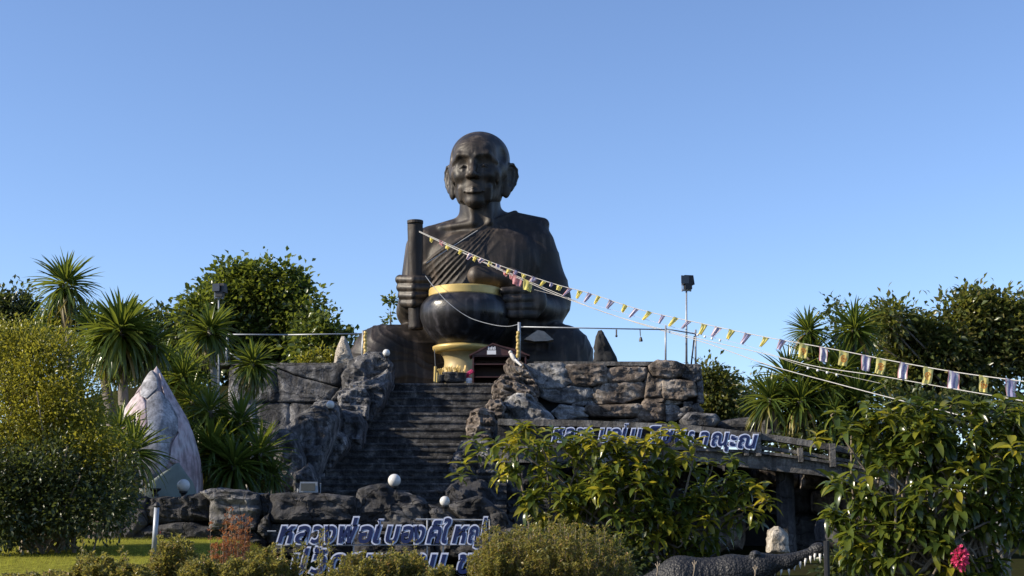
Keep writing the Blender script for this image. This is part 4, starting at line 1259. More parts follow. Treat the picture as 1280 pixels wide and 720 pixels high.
# ================================================================ lotus bud sculpture
YB = 22.3
bb = P(206, 628, YB)
bud = thing('lotus_bud_sculpture', 'tall pink and white painted concrete lotus bud beside the low wall', 'sculpture', (bb[0], bb[1], bb[2] - 0.15))
k_ = YB / FPX
bprof = [(50, 700), (55, 660), (57, 625), (56.5, 600), (53, 575), (48, 550), (41, 524), (27, 500), (15, 480), (6, 465), (0.6, 457.5)]
rz = [(r * k_, P(206, y, YB)[2] - bb[2]) for r, y in bprof]
rz = smooth_prof(rz, 4)
zz = np.array([z for r, z in rz]); rr = np.array([r for r, z in rz])
def bud_cx(z):
    return P(196.5, 600, YB)[0] - 6.5 * k_ * sstep(0.35, 1.5, z)
m_bud, nt, b, out = new_mat('lotus_petal_paint')
tc = nd(nt, 'ShaderNodeTexCoord'); sx = nd(nt, 'ShaderNodeSeparateXYZ'); nt.links.new(tc.outputs['Object'], sx.inputs[0])
n1 = nd(nt, 'ShaderNodeTexNoise', i_Scale=2.2, i_Detail=7.0, i_Roughness=0.7); nt.links.new(tc.outputs['Object'], n1.inputs['Vector'])
mp = nd(nt, 'ShaderNodeMapping'); mp.inputs['Scale'].default_value = (14, 14, 1.0); nt.links.new(tc.outputs['Object'], mp.inputs['Vector'])
n2 = nd(nt, 'ShaderNodeTexNoise', i_Scale=1.2, i_Detail=4.0); nt.links.new(mp.outputs[0], n2.inputs['Vector'])
r1 = ramp(nt, n1.outputs[0], [(0.35, (0.32, 0.22, 0.23)), (0.5, (0.47, 0.37, 0.385)), (0.66, (0.52, 0.49, 0.50))])
r2 = ramp(nt, n2.outputs[0], [(0.38, g3(0.55)), (0.58, g3(1.0))])
nt.links.new(mixc(nt, 1.0, r1.outputs[0], r2.outputs[0], 'MULTIPLY'), b.inputs['Base Color']); b.inputs['Roughness'].default_value = 0.75
m_sep = plain('grey_green_sepal_paint', (0.17, 0.20, 0.18), 0.8, 0, 0.2, 3)
m_pal = rock_mat('weathered_white_petal_paint', (0.16, 0.16, 0.17), (0.32, 0.32, 0.345), (0.46, 0.46, 0.49), 0.6, 3.2, 0.0, 0.75)
for n_ in m_pal.node_tree.nodes:
    if n_.type == 'BUMP': n_.inputs['Strength'].default_value = 0.12
V, F = lathe([(max(0.002, r - 0.012), z) for r, z in rz], np.array((0, bb[1], bb[2])), 64)
V[:, 0] += bud_cx(V[:, 2] - bb[2])
part('core', V, F, m_bud, bud, smooth=True)
fz = lambda py: P(206, py, YB)[2] - bb[2]
def petal(name, poly, off, mat):
    """A petal plate following the bud's surface inside the outline poly."""
    n, rings = 56, 9
    pts = resample(poly, n); c = pts.mean(0)
    rows = [np.repeat(c[None], 1, 0)] + [c + (pts - c) * r for r in (1 - np.linspace(1, 0, rings + 1)[1:] ** 1.5)] + [pts]
    V = []
    for k, row in enumerate(rows):
        for q in row:
            w_ = P(q[0], q[1], YB); z = w_[2] - bb[2]; x = w_[0] - bud_cx(z); R_ = float(np.interp(z, zz, rr))
            o_ = off * (1.0 if k < rings else 0.75) if k <= rings else -0.03
            xx = np.clip(x, -R_ * .995, R_ * .995)
            nx, ny = xx / max(R_, .01), -math.sqrt(max(0, 1 - (xx / max(R_, .01)) ** 2))
            V.append((bud_cx(z) + nx * (R_ + o_), bb[1] + ny * (R_ + o_), w_[2]))
    F = [(0, 1 + k, 1 + (k + 1) % n) for k in range(n)]
    for r in range(rings):
        for k in range(n):
            a = 1 + r * n + k; b2 = 1 + r * n + (k + 1) % n; F.append((a, a + n, b2 + n, b2))
    part(name, V, F, mat, bud, smooth=True)
petal('petal', [(183, 497), (181, 484), (186, 470), (192, 463), (199, 474), (202, 487), (191, 501)], .035, m_pal)
petal('petal', [(191, 503), (203, 489), (216, 503), (227, 523), (229, 540), (222, 556), (221, 584), (205, 600), (188, 612), (180, 590), (190, 560), (197, 535)], .035, m_pal)
petal('petal', [(146, 530), (150, 514), (162, 501), (180, 491), (190, 505), (196, 530), (188, 560), (178, 590), (170, 625), (148, 640), (146, 580)], .03, m_bud)
petal('petal', [(205, 486), (203, 476), (200, 466), (214, 494), (231, 520), (244, 547), (251, 575), (252, 610), (249, 628), (240, 600), (231, 580), (223, 582), (224, 556), (231, 540), (229, 522), (217, 501)], .03, m_bud)
petal('petal', [(178, 484), (188, 465), (180, 480), (172, 489), (158, 500), (149, 512), (162, 499), (176, 491)], .025, m_bud)
petal('sepal', [(231, 579), (246, 604), (251, 630), (250, 660), (190, 660), (186, 618), (205, 602), (222, 588)], .05, m_sep)
petal('sepal', [(150, 618), (165, 600), (182, 616), (184, 660), (150, 660), (147, 640)], .045, m_sep)

# rock skirt under the bud
rock('rock', [(108, 670), (112, 640), (128, 618), (150, 610), (172, 622), (168, 640), (150, 660), (140, 690), (110, 690)], 20.9, 0.8, M['rock_b'], bulge=0.15, rough=.06, tagd=('brown sloping rock between the golden shrub and the low front wall', 'rock'))

# ================================================================ crocodile sculpture
YK = 17.3
kk = YK / FPX
base = P(940, 715, YK)
def cl(px, py, d=0.0): return (P(px, py, YK + d * kk) - base) / kk
f = Field((-165, -45, -45), (115, 45, 42), 1.5)
sc_ = lambda X, Y, Z: -1.0 * np.clip(np.sin(X * 0.75) * np.sin(Y * 0.6), 0, 1) * (Z > -12)
f.cap(cl(790, 745, 6), cl(850, 722, 4), 14, 24, 8, extra=sc_)
f.cap(cl(850, 723, 4), cl(915, 717, 2), 24, 20, 12, extra=sc_)
f.cap(cl(915, 714, 0), cl(950, 712, 0), 19, 17, 10)
f.cap(cl(950, 706, 0), cl(985, 703, 0), 14, 9.5, 8)      # skull and upper jaw
f.cap(cl(985, 703, 0), cl(1018, 690, 0), 9.5, 6.5, 6)
f.ell(cl(1024, 686, 0), (11, 9, 8), 5)                    # knob of the snout
f.ell(cl(944, 693, -9), (7, 5, 5), 3); f.ell(cl(944, 693, 9), (7, 5, 5), 3)
f.ell(cl(1030, 680, -4), (2, 2, 2), 2, sub=True)
f.cap(cl(950, 726, 0), cl(1035, 740, 0), 9, 5, 6)          # lower jaw
f.cap(cl(975, 712, 0), cl(1015, 702, 0), 5, 4, 3, sub=True)
V, Q = surface_nets(f.D, f.lo, f.h)
m_cr, nt, b, out = new_mat('crocodile_scales')
tc = nd(nt, 'ShaderNodeTexCoord'); vo = nd(nt, 'ShaderNodeTexVoronoi', i_Scale=38.0); nt.links.new(tc.outputs['Object'], vo.inputs['Vector'])
rc = ramp(nt, vo.outputs['Distance'], [(0.2, (0.028, 0.028, 0.030)), (0.6, (0.008, 0.008, 0.010))]); nt.links.new(rc.outputs[0], b.inputs['Base Color'])
bp = nd(nt, 'ShaderNodeBump', i_Strength=0.6, i_Distance=0.02); bp.invert = True; nt.links.new(vo.outputs['Distance'], bp.inputs['Height']); nt.links.new(bp.outputs[0], b.inputs['Normal']); b.inputs['Roughness'].default_value = 0.6
cr = thing('crocodile_sculpture', 'dark scaly crocodile sculpture with raised snout and white teeth under the footbridge', 'sculpture', tuple(base))
part('body', V * kk + base, Q, m_cr, cr, smooth=True)
for k, (px, py, ln) in enumerate(((968, 714, 8), (977, 713, 9), (986, 711, 11), (994, 707, 8), (1000, 705, 8), (1007, 701, 9), (1013, 698, 8), (1019, 695, 8), (1025, 695, 11), (1031, 692, 9), (1034, 689, 8))):
    for dd in (-6,):
        a = P(px, py - 3, YK + dd * kk); b_ = P(px + (-1 if k % 2 else .5), py + ln - 2, YK + (dd - 1) * kk)
        V, F = tube([a, a * .5 + b_ * .5, b_], [0.021, 0.015, 0.002], 8); part('tooth', V, F, M['globe'], cr, smooth=True)
V, F = sphere(P(944, 692, YK - 12 * kk), 0.03, 10, 6); part('eye', V, F, M['glass_lens'], cr, smooth=True)
V, F = tube([P(1033, 676, 16.5), P(1034, 728, 16.5)], 0.035, 8); solo('metal_stake', V, F, M['black'], 'thin dark stake standing just right of the crocodile snout', 'stake', P(1034, 728, 16.5))

# ================================================================ ropes, flags, string of lights
def curve3(pts, n=60):
    pts = np.array(pts); t = np.linspace(0, len(pts) - 1, n); out = []
    for u in t:
        i_ = min(int(u), len(pts) - 2); w_ = u - i_
        p0, p1, p2, p3 = pts[max(0, i_ - 1)], pts[i_], pts[i_ + 1], pts[min(len(pts) - 1, i_ + 2)]
        out.append(0.5 * ((2 * p1) + (-p0 + p2) * w_ + (2 * p0 - 5 * p1 + 4 * p2 - p3) * w_ ** 2 + (-p0 + 3 * p1 - 3 * p2 + p3) * w_ ** 3))
    return np.array(out)
def yd(px): return float(np.interp(px, [515, 720, 1290], [36.2, 33.6, 24.0]))
RA = [(524, 289), (560, 305), (620, 330), (690, 354), (735, 366), (800, 387), (880, 405), (950, 420), (1000, 429), (1060, 440), (1120, 452), (1200, 466), (1290, 478)]
RB = [(524, 290), (600, 325), (660, 351), (700, 368), (760, 392), (860, 420), (960, 443), (1020, 458), (1100, 470), (1180, 484), (1290, 503)]
RC = [(524, 290), (600, 326), (660, 353), (710, 374), (800, 405), (880, 428), (960, 456), (1040, 478), (1120, 499), (1200, 519), (1290, 541)]
RD = [(668, 362), (760, 386), (860, 414), (940, 434), (1000, 456), (1100, 479)]
def rope(root, R_, r=0.016, off=0.0, mat='rope', n=80):
    pts = curve3([P(x, y, yd(x) + off) for x, y in R_], n)
    V, F = tube(pts, r, 5); return part('rope', V, F, M[mat], root)
gar = thing('flag_garland', 'long string of small yellow and striped flags from the staff down to the right', 'flag string', tuple(P(524, 289, 36.2)))
rope(gar, RA, 0.010)
def at_rope(R_, px, off=0.0): return P(px, float(np.interp(px, [q[0] for q in R_], [q[1] for q in R_])), yd(px) + off)
def flag(root, px, kind, droop, w_px, h_px, R_=RA, swing=0.0):
    """One pennant sewn over the rope: pinched and blown (droop) or hanging open."""
    Y = yd(px); k2 = Y / FPX
    o = at_rope(R_, px); W_, H_ = w_px * k2, h_px * k2
    nu, nv = 11, 9
    V = []
    sl = (at_rope(R_, px + 4)[2] - at_rope(R_, px - 4)[2]) / (8 * k2)
    for v in range(nv):
        t = v / (nv - 1)
        for u in range(nu):
            s = u / (nu - 1) - 0.5
            pin = 1 - (0.62 if droop > .5 else 0.3 + .3 * math.sin(px)) * droop * t
            x = s * W_ * pin - swing * H_ * t
            y = (0.02 + 0.05 * droop) * math.sin(s * 9 + px * 1.3 + t * 2) * t + (0.015 + .03 * droop) * math.sin(t * 6 + px * 1.7) + droop * 0.10 * t
            z = -H_ * t * (1 - 0.25 * droop) + s * W_ * sl * (1 - t * .4)
            V.append(o + np.array((x, y - 0.01, z)))
    V = np.array(V)
    F, mi = [], []
    nst = [0, 1, 1, 2, 2, 2, 2, 1, 1, 0]
    for v in range(nv - 1):
        for u in range(nu - 1):
            a = v * nu + u; F.append((a, a + 1, a + nu + 1, a + nu)); mi.append(nst[u] if kind == 'T' else 0)
    if kind == 'T': return part('striped_flag', V, F, [M['red_cloth'], M['white_cloth'], M['blue_cloth']], root, midx=mi)
    if kind == 'R': return part('red_flag', V, F, M['red_cloth'], root)
    o_ = part('yellow_flag', V, F, M['yellow_cloth'], root)
    if droop < 0.5:
        c = V[(nv // 2) * nu + nu // 2] + np.array((0, -0.02, -0.01 * h_px / 20))
        ring = []
        for q in range(16):
            a = q * math.pi / 8
            for rr_ in (0.055, 0.075): ring.append(c + np.array((math.cos(a) * rr_ * .8, -0.004, math.sin(a) * rr_)))
        Fr = [(2 * q, 2 * q + 1, (2 * q + 3) % 32, (2 * q + 2) % 32) for q in range(16)]
        for q in range(4):
            a = q * math.pi / 4; d_ = np.array((math.cos(a) * .045, 0, math.sin(a) * .055)); n_ = np.array((-math.sin(a), 0, math.cos(a))) * 0.005
            b_ = len(ring); ring += [c - d_ - n_, c + d_ - n_, c + d_ + n_, c - d_ + n_]; Fr.append((b_, b_ + 1, b_ + 2, b_ + 3))
        part('wheel_emblem', ring, Fr, M['orange_print'], o_)
    return o_
seq = [(540, 'Y', .9), (553, 'R', .95), (561, 'Y', .9), (577, 'Y', .9), (588, 'T', .9), (597, 'Y', .95), (606, 'T', .95), (615, 'Y', .8), (624, 'T', .9), (636, 'Y', .75), (645, 'T', .9), (656, 'Y', .9), (668, 'T', .9), (680, 'Y', .9), (689, 'T', .95), (700, 'Y', .6)]
for px, kd, dr in seq: flag(gar, px + RNG.normal() * 1.2, kd, dr, 5 + 3 * RNG.random(), 5 + 4 * RNG.random(), swing=0.2 + 0.8 * RNG.random())
seq = [(713, 'T', 1), (725, 'Y', .95), (738, 'T', .9), (750, 'Y', .9), (766, 'T', .95), (781, 'Y', .9), (796, 'T', .9), (813, 'Y', .95), (830, 'T', .9), (846, 'Y', .9), (862, 'T', .85), (881, 'Y', .7), (897, 'T', .9), (914, 'Y', .95), (935, 'T', .9), (958, 'Y', .9), (979, 'T', .85)]
for px, kd, dr in seq: flag(gar, px + RNG.normal() * .8, kd, dr, (5 if px < 870 else 7) + 2 * RNG.random(), (11 if px < 870 else 14) + 3 * RNG.random(), swing=0.35 + 0.45 * RNG.random())
seq = [(1005, 'Y', .25, 11, 19), (1029, 'T', .3, 10, 19), (1055, 'Y', .2, 12, 19), (1083, 'T', .2, 12, 20), (1102, 'Y', .2, 12, 20), (1130, 'T', .25, 11, 21), (1161, 'Y', .25, 12, 22), (1192, 'T', .15, 14, 22), (1229, 'Y', .3, 12, 22), (1263, 'T', .2, 14, 23)]
for px, kd, dr, w1, h1 in seq: flag(gar, px, kd, dr, w1, h1, swing=RNG.normal() * 0.1 + 0.07)
g2 = thing('flag_garland', 'second rope below the first with a few crumpled red and yellow flags over the chest', 'flag string', tuple(P(524, 290, 36.2)))
rope(g2, RB, 0.009)
for px, kd, dr, w1, h1 in ((632, 'R', .9, 8, 7), (640, 'R', .8, 8, 8), (647, 'R', .5, 12, 13), (660, 'Y', .5, 12, 14)): flag(g2, px, kd, dr, w1, h1, RB, 0.1)
for R_, lb, r_ in ((RC, 'lowest pale rope running from the staff down behind the right shrub', 0.010),):
    t = thing('guy_rope', lb, 'rope', tuple(P(*R_[0], yd(R_[0][0])))); rope(t, R_, r_)
t = thing('light_string', 'thin wire of tiny clear bulbs sagging just below the flags', 'string lights', tuple(P(*RD[0], yd(RD[0][0]))))
rope(t, RD, 0.004)
for px in (872, 881, 890, 900, 1010, 1022, 1034, 1046): V, F = sphere(at_rope(RD, px) + np.array((0, 0, -.03)), 0.028, 8, 5); part('bulb', V, F, M['white'], t)
LS = [(532, 345, 35.7), (541, 357, 35.2), (560, 378, 34.7), (585, 396, 34.5), (612, 405, 33.9), (634, 408, 33), (649, 405, 31.6)]
t = thing('sagging_cable', 'pale cable sagging across the black bowl to the rail post', 'cable', tuple(P(*LS[0])))
V, F = tube(curve3([P(*q) for q in LS], 50), 0.008, 5); part('rope', V, F, M['steel'], t)
for a, b_, lb in (((533, 329, 36.5), (597, 288, 37.2), 'short taut cord crossing the robe folds on the chest'), ((543, 437, 32.5), (545, 476, 31.8), 'thin dark cord hanging below the left side of the bowl')):
    t = thing('cord', lb, 'cord', tuple(P(*a))); V, F = tube(curve3([P(*a), P(*b_)], 6), 0.013 if a[1] < 400 else 0.010, 5); part('rope', V, F, M['rope' if a[1] < 400 else 'wire'], t)

# ================================================================ plants
def leaf_tpl(L, w, droop=0.3, fold=0.15, seg=4, tip=1.0, peak=0.45, wave=0.0):
    """One leaf along +x, up +z: two rows of quads folded along the midrib."""
    V, F = [], []
    for k in range(seg + 1):
        s = k / seg
        ws = w * 0.5 * (math.sin(math.pi * min(1, s ** (math.log(0.5) / math.log(peak)))) ** 0.75 if 0 < s < 1 else (0.10 if s == 0 else 0.02))
        x = L * (s - 0.18 * droop * s * s); z = -L * droop * s * s + 0.02 * L * math.sin(s * 9) * wave
        V += [(x, ws, z + fold * ws * 2), (x, 0, z), (x, -ws, z + fold * ws * 2)]
    for k in range(seg):
        a = 3 * k; F += [(a, a + 1, a + 4, a + 3), (a + 1, a + 2, a + 5, a + 4)]
    return np.array(V), np.array(F)


def frames(d, up=None, roll=None):
    d = np.asarray(d, dtype=float); d = d / (np.linalg.norm(d, axis=1)[:, None] + 1e-9)
    u = np.tile((0, 0, 1.0), (len(d), 1)) if up is None else up
    u = u + 1e-3 * RNG.normal(size=u.shape)
    s = np.cross(u, d); s /= np.linalg.norm(s, axis=1)[:, None] + 1e-9
    n = np.cross(d, s)
    if roll is not None:
        c, q = np.cos(roll)[:, None], np.sin(roll)[:, None]
        s, n = s * c + n * q, n * c - s * q
    return np.stack([d, s, n], 2)          # columns


def batch(tpl, Mx, pos, scale, rnd):
    V, F = tpl
    W = np.einsum('nij,vj->nvi', Mx, V) * scale[:, None, None] + pos[:, None, :]
    n, v = len(pos), len(V)
    FF = (F[None] + (np.arange(n) * v)[:, None, None]).reshape(-1, F.shape[1])
    return W.reshape(-1, 3), FF, np.repeat(rnd, v)


def leaf_parts(name, tpl, Mx, pos, scale, mat, parent, variants=None):
    """Each leaf an object of its own; all share one mesh."""
    me = mk_mesh(name, tpl[0], tpl[1], mat, True)
    pl = world_loc(parent)
    for k in range(len(pos)):
        o = bpy.data.objects.new(name, me)
        o.parent = parent
        m4 = Matrix([[*(Mx[k][r] * scale[k]), pos[k][r] - pl[r]] for r in range(3)] + [[0, 0, 0, 1]])
        o.matrix_basis = m4
        COL.objects.link(o)


def bl_w(b):
    """blob (px, py, r px, Y[, squash]) to world centre and radius"""
    c = P(b[0], b[1], b[3]); r = b[2] * b[3] / FPX
    return c, r


def crown_points(blobs, n, clump=0.28, clumps=None, shell=0.45, gap=0.0, gapf=1.0, depth=0.8):
    """Points gathered in clumps over the outer part of the blobs, with outward directions."""
    cs = [bl_w(b) for b in blobs]
    wts = np.array([r ** 2 for c, r in cs]); wts /= wts.sum()
    clumps = clumps or max(8, n // 45)
    idx = RNG.choice(len(cs), clumps, p=wts)
    C = np.array([cs[i][0] for i in idx]); R_ = np.array([cs[i][1] for i in idx])
    d = RNG.normal(size=(clumps, 3)); d /= np.linalg.norm(d, axis=1)[:, None]
    rad = (shell + (1 - shell) * RNG.random(clumps) ** 0.6)
    cc = C + d * (R_ * rad)[:, None] * np.array((1, depth, 1))
    if gap > 0:
        keep = noise3(cc * gapf * 1.3 + 5) > -1 + 2 * gap * 0.5
        cc, d, R_ = cc[keep], d[keep], R_[keep]
    k = RNG.integers(0, len(cc), n)
    q = RNG.normal(size=(n, 3)) * (clump * 0.5)
    pos = cc[k] + q
    out = d[k] * 0.6 + q / clump * 0.9
    return pos, out


def trunk(name, pts, radii, mat, parent, n=8):
    V, F = tube(curve3(pts, 4 * len(pts)), np.interp(np.linspace(0, 1, 4 * len(pts)), np.linspace(0, 1, len(radii)), radii), n)
    return part(name, V, F, mat, parent, smooth=True)


def tree(label, blobs, n, size, mat, base, group=None, name='broadleaf_tree', clump=0.5, gap=0.3, asp=0.55, limbs=8, tr=0.14, tmat='trunk', sprigs=0, shell=0.45, cat='tree', up=0.5, clumps=None, lname='crown'):
    base = np.array(base, dtype=float)
    t = thing(name, label, cat, tuple(base), group)
    cs = [bl_w(b) for b in blobs]
    pos, out = crown_points(blobs, n, clump=clump, gap=gap, shell=shell, clumps=clumps)
    if sprigs:
        ids = RNG.integers(0, len(cs), sprigs); ex = []
        for i in ids:
            c, r = cs[i]; a = RNG.normal(size=3); a[2] = abs(a[2]) + 0.6; a /= np.linalg.norm(a)
            for q in range(14): ex.append(c + a * r * (0.9 + 0.03 * q) + RNG.normal(size=3) * 0.5 * size)
        pos = np.concatenate([pos, np.array(ex)]); out = np.concatenate([out, RNG.normal(size=(len(ex), 3)) + (0, 0, 1)])
    m_ = len(pos)
    out = out + RNG.normal(size=(m_, 3)) * 0.5 + np.array((0, 0, up - 0.5))
    V, F, A = batch(leaf_tpl(1, asp, 0.25, 0.18, 2), frames(out, roll=RNG.normal(size=m_) * 0.8), pos, size * (0.65 + 0.7 * RNG.random(m_)), RNG.random(m_))
    part(lname, V, F, mat, t, attr=A, kind='stuff' if False else None)
    top = np.mean([c for c, r in cs], 0)
    trunk('trunk', [base, base * 0.5 + top * 0.5 + RNG.normal(size=3) * 0.1, top], [tr, tr * 0.8, tr * 0.4], M[tmat], t)
    lv = []
    for i in range(limbs):
        c, r = cs[i % len(cs)]
        e = c + RNG.normal(size=3) * r * 0.45
        s_ = base + (top - base) * (0.35 + 0.5 * RNG.random())
        md = (s_ + e) / 2 + RNG.normal(size=3) * r * 0.15
        lv.append(tube(curve3([s_, md, e], 9), np.linspace(tr * 0.45, tr * 0.1, 9), 6))
    if lv:
        V, F = join(*lv); part('limbs', V, F, M[tmat], t, smooth=True)
    return t


def gz(p, dz=0.0):
    return (p[0], p[1], float(ground_h(p[0], p[1])) + dz)


def tb(px, Y, py=600): return gz(P(px, py, Y), -0.1)


# --- background trees
TG = 'trees behind the terrace'
tree('tall rounded broadleaf tree behind the left terrace wall', [(296, 378, 42, 42), (338, 368, 44, 42), (362, 398, 36, 41.5), (318, 408, 52, 42), (256, 396, 26, 41), (280, 420, 36, 42), (380, 390, 20, 41), (350, 430, 36, 42)],
     24000, 0.17, M['leaf_tree'], tb(320, 42), TG, clump=0.46, gap=0.82, asp=0.75, limbs=18, sprigs=0, clumps=760)
tree('dark bushy tree at the far left edge behind the golden shrub', [(8, 400, 26, 38), (28, 392, 16, 38), (-20, 410, 40, 38), (20, 420, 30, 38)], 5000, 0.15, M['leaf_dark'], tb(10, 38), TG, sprigs=20)
tree('dark low tree between the big rosette and the floodlight pole', [(205, 425, 34, 46), (180, 430, 30, 46), (232, 440, 36, 46), (160, 415, 26, 46), (190, 460, 40, 45)], 8000, 0.19, M['leaf_dark'], tb(205, 46), TG, sprigs=20, gap=.25)
tree('dark tree mass filling the gap under the big round crown', [(300, 440, 36, 47), (350, 440, 36, 47), (385, 445, 32, 47), (260, 440, 34, 47)], 9000, 0.19, M['leaf_dark'], tb(330, 47), TG, gap=.15)
tree('thin airy tree between the round crown and the stone finial', [(405, 418, 20, 40), (395, 440, 26, 40), (425, 430, 14, 40), (380, 430, 20, 40)], 1500, 0.20, M['leaf_tree'], tb(400, 40), TG, sprigs=16, gap=.5, limbs=12, tr=.07)
tree('low yellowish bush showing above the left terrace wall', [(405, 452, 14, 33), (385, 456, 10, 33), (418, 456, 9, 33)], 1300, 0.09, M['leaf_yellow'], tb(400, 33), None, 'bush', clump=.2, gap=.2, limbs=3, tr=.03, cat='bush', lname='foliage')
tree('leafy twig rising just left of the bare elbow of the statue', [(488, 378, 6, 44), (490, 392, 6, 44), (487, 402, 6, 44)], 110, 0.16, M['leaf_tree'], tb(488, 44), TG, 'sapling', clump=.15, gap=0, limbs=3, tr=.03)
tree('wide olive tree behind the right shrub, its crown reaching the right edge', [(1145, 418, 32, 37), (1175, 440, 46, 37), (1195, 405, 30, 37), (1240, 410, 34, 37), (1275, 420, 36, 37), (1118, 402, 12, 36), (1160, 470, 50, 37), (1225, 450, 48, 37), (1280, 470, 40, 37), (1130, 450, 26, 37), (1215, 385, 14, 37), (1180, 388, 14, 37), (1245, 388, 16, 37), (1160, 400, 24, 37), (1300, 420, 50, 37), (1105, 400, 12, 36.5), (1095, 420, 10, 36.5)],
     30000, 0.19, M['leaf_olive'], tb(1255, 37), TG, clump=0.40, gap=0.95, limbs=30, asp=0.5, tr=0.12, sprigs=0, clumps=1300)
tree('small dense tree against the right end of the stacked stone wall', [(893, 487, 22, 36), (885, 470, 14, 36), (900, 505, 26, 36), (905, 475, 12, 36), (890, 515, 24, 36)], 5500, 0.13, M['leaf_olive'], tb(893, 36), TG, clump=.3, gap=.2)
tree('pale thin bush between the small dense tree and the right palms', [(930, 500, 18, 38), (935, 515, 20, 38), (920, 515, 16, 38)], 1500, 0.14, M['leaf_olive'], tb(930, 38), TG, 'bush', gap=.4, limbs=4, tr=.05, cat='bush', lname='foliage')
tree('airy dark tree standing behind the two tall palm heads', [(1045, 402, 16, 40), (1085, 420, 18, 40), (1065, 440, 22, 40), (1100, 455, 26, 40), (950, 520, 20, 40)], 2200, 0.17, M['leaf_dark'], tb(1060, 40), TG, gap=.5, limbs=10, tr=.08, sprigs=14)

tree('dark bush between the footbridge rail and the right palms', [(1000, 560, 22, 30), (1040, 565, 26, 30), (1085, 560, 30, 30), (1120, 540, 34, 30), (970, 545, 14, 31)], 5000, 0.14, M['leaf_dark'], tb(1060, 30), None, 'bush', clump=.3, gap=.1, limbs=4, tr=.05, cat='bush', lname='foliage')
tree('dark low bush behind the crocodile under the bridge shade', [(780, 712, 30, 18.5), (740, 720, 30, 18.5), (1060, 715, 24, 17.8)], 2500, 0.10, M['leaf_dark'], tb(780, 18.5), None, 'bush', clump=.2, gap=.1, limbs=4, tr=.03, cat='bush', lname='foliage')
# --- golden shrub on the left
g = thing('golden_shrub', 'huge golden-green small-leaved shrub filling the left edge above the lawn', 'shrub', tb(60, 17.2))
gb = [(20, 458, 52, 17.4), (62, 466, 44, 17.2), (92, 512, 38, 17), (50, 520, 66, 17.2), (122, 570, 36, 16.9), (0, 540, 80, 17.3), (30, 440, 28, 17.4), (-20, 430, 30, 17.5), (80, 442, 16, 17.2), (100, 575, 46, 17), (146, 566, 14, 16.8), (50, 590, 70, 17.2), (120, 620, 44, 17)]
pos, out = crown_points(gb, 46000, clump=0.20, clumps=1300, shell=0.6, gap=0.55, gapf=3.0)
k_ = len(pos); out = out + RNG.normal(size=(k_, 3)) * 0.5 + (0, 0, 0.25)
V, F, A = batch(leaf_tpl(1, .5, .2, .2, 2), frames(out, roll=RNG.normal(size=k_)), pos, 0.052 * (0.6 + 0.7 * RNG.random(k_)), RNG.random(k_))
part('crown', V, F, M['leaf_yellow'], g, attr=A)
lv = []
b0 = np.array(tb(60, 17.2))
for q in range(26):
    c, r = bl_w(gb[q % len(gb)]); e = c + RNG.normal(size=3) * r * .4
    lv.append(tube(curve3([b0 + RNG.normal(size=3) * (0.25, .2, 0), (b0 + e) / 2 + RNG.normal(size=3) * .15, e], 9), np.linspace(.03, .006, 9), 5))
V, F = join(*lv); part('stems', V, F, M['twig'], g)
tree('dark bush low behind the right shrub filling the gap to the frame edge', [(1255, 520, 34, 30), (1290, 540, 50, 30), (1200, 530, 34, 30), (1150, 525, 30, 30), (1275, 590, 50, 29)], 6000, 0.15, M['leaf_dark'], tb(1250, 30), None, 'bush', clump=.3, gap=.1, limbs=4, tr=.05, cat='bush', lname='foliage')
g = thing('shaded_shrub_foot', 'shaded lower part of the golden shrub, shade put into dark green leaves', 'shrub', tb(70, 16.6))  # added dark leaves stand for the shade low in the golden shrub
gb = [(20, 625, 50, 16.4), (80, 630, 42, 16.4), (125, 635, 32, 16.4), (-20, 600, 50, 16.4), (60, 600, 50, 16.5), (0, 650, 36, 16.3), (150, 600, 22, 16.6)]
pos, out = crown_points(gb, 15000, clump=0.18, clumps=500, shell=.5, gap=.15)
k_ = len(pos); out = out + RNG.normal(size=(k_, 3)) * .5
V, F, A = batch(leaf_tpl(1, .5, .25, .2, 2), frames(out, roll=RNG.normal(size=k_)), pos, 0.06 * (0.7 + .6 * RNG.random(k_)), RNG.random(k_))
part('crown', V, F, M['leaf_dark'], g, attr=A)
lv = [tube([np.array(tb(70, 16.6)) + RNG.normal(size=3) * (.3, .1, 0), bl_w(gb[q % 7])[0] + RNG.normal(size=3) * .2], .012, 5) for q in range(14)]
V, F = join(*lv); part('stems', V, F, M['twig'], g)


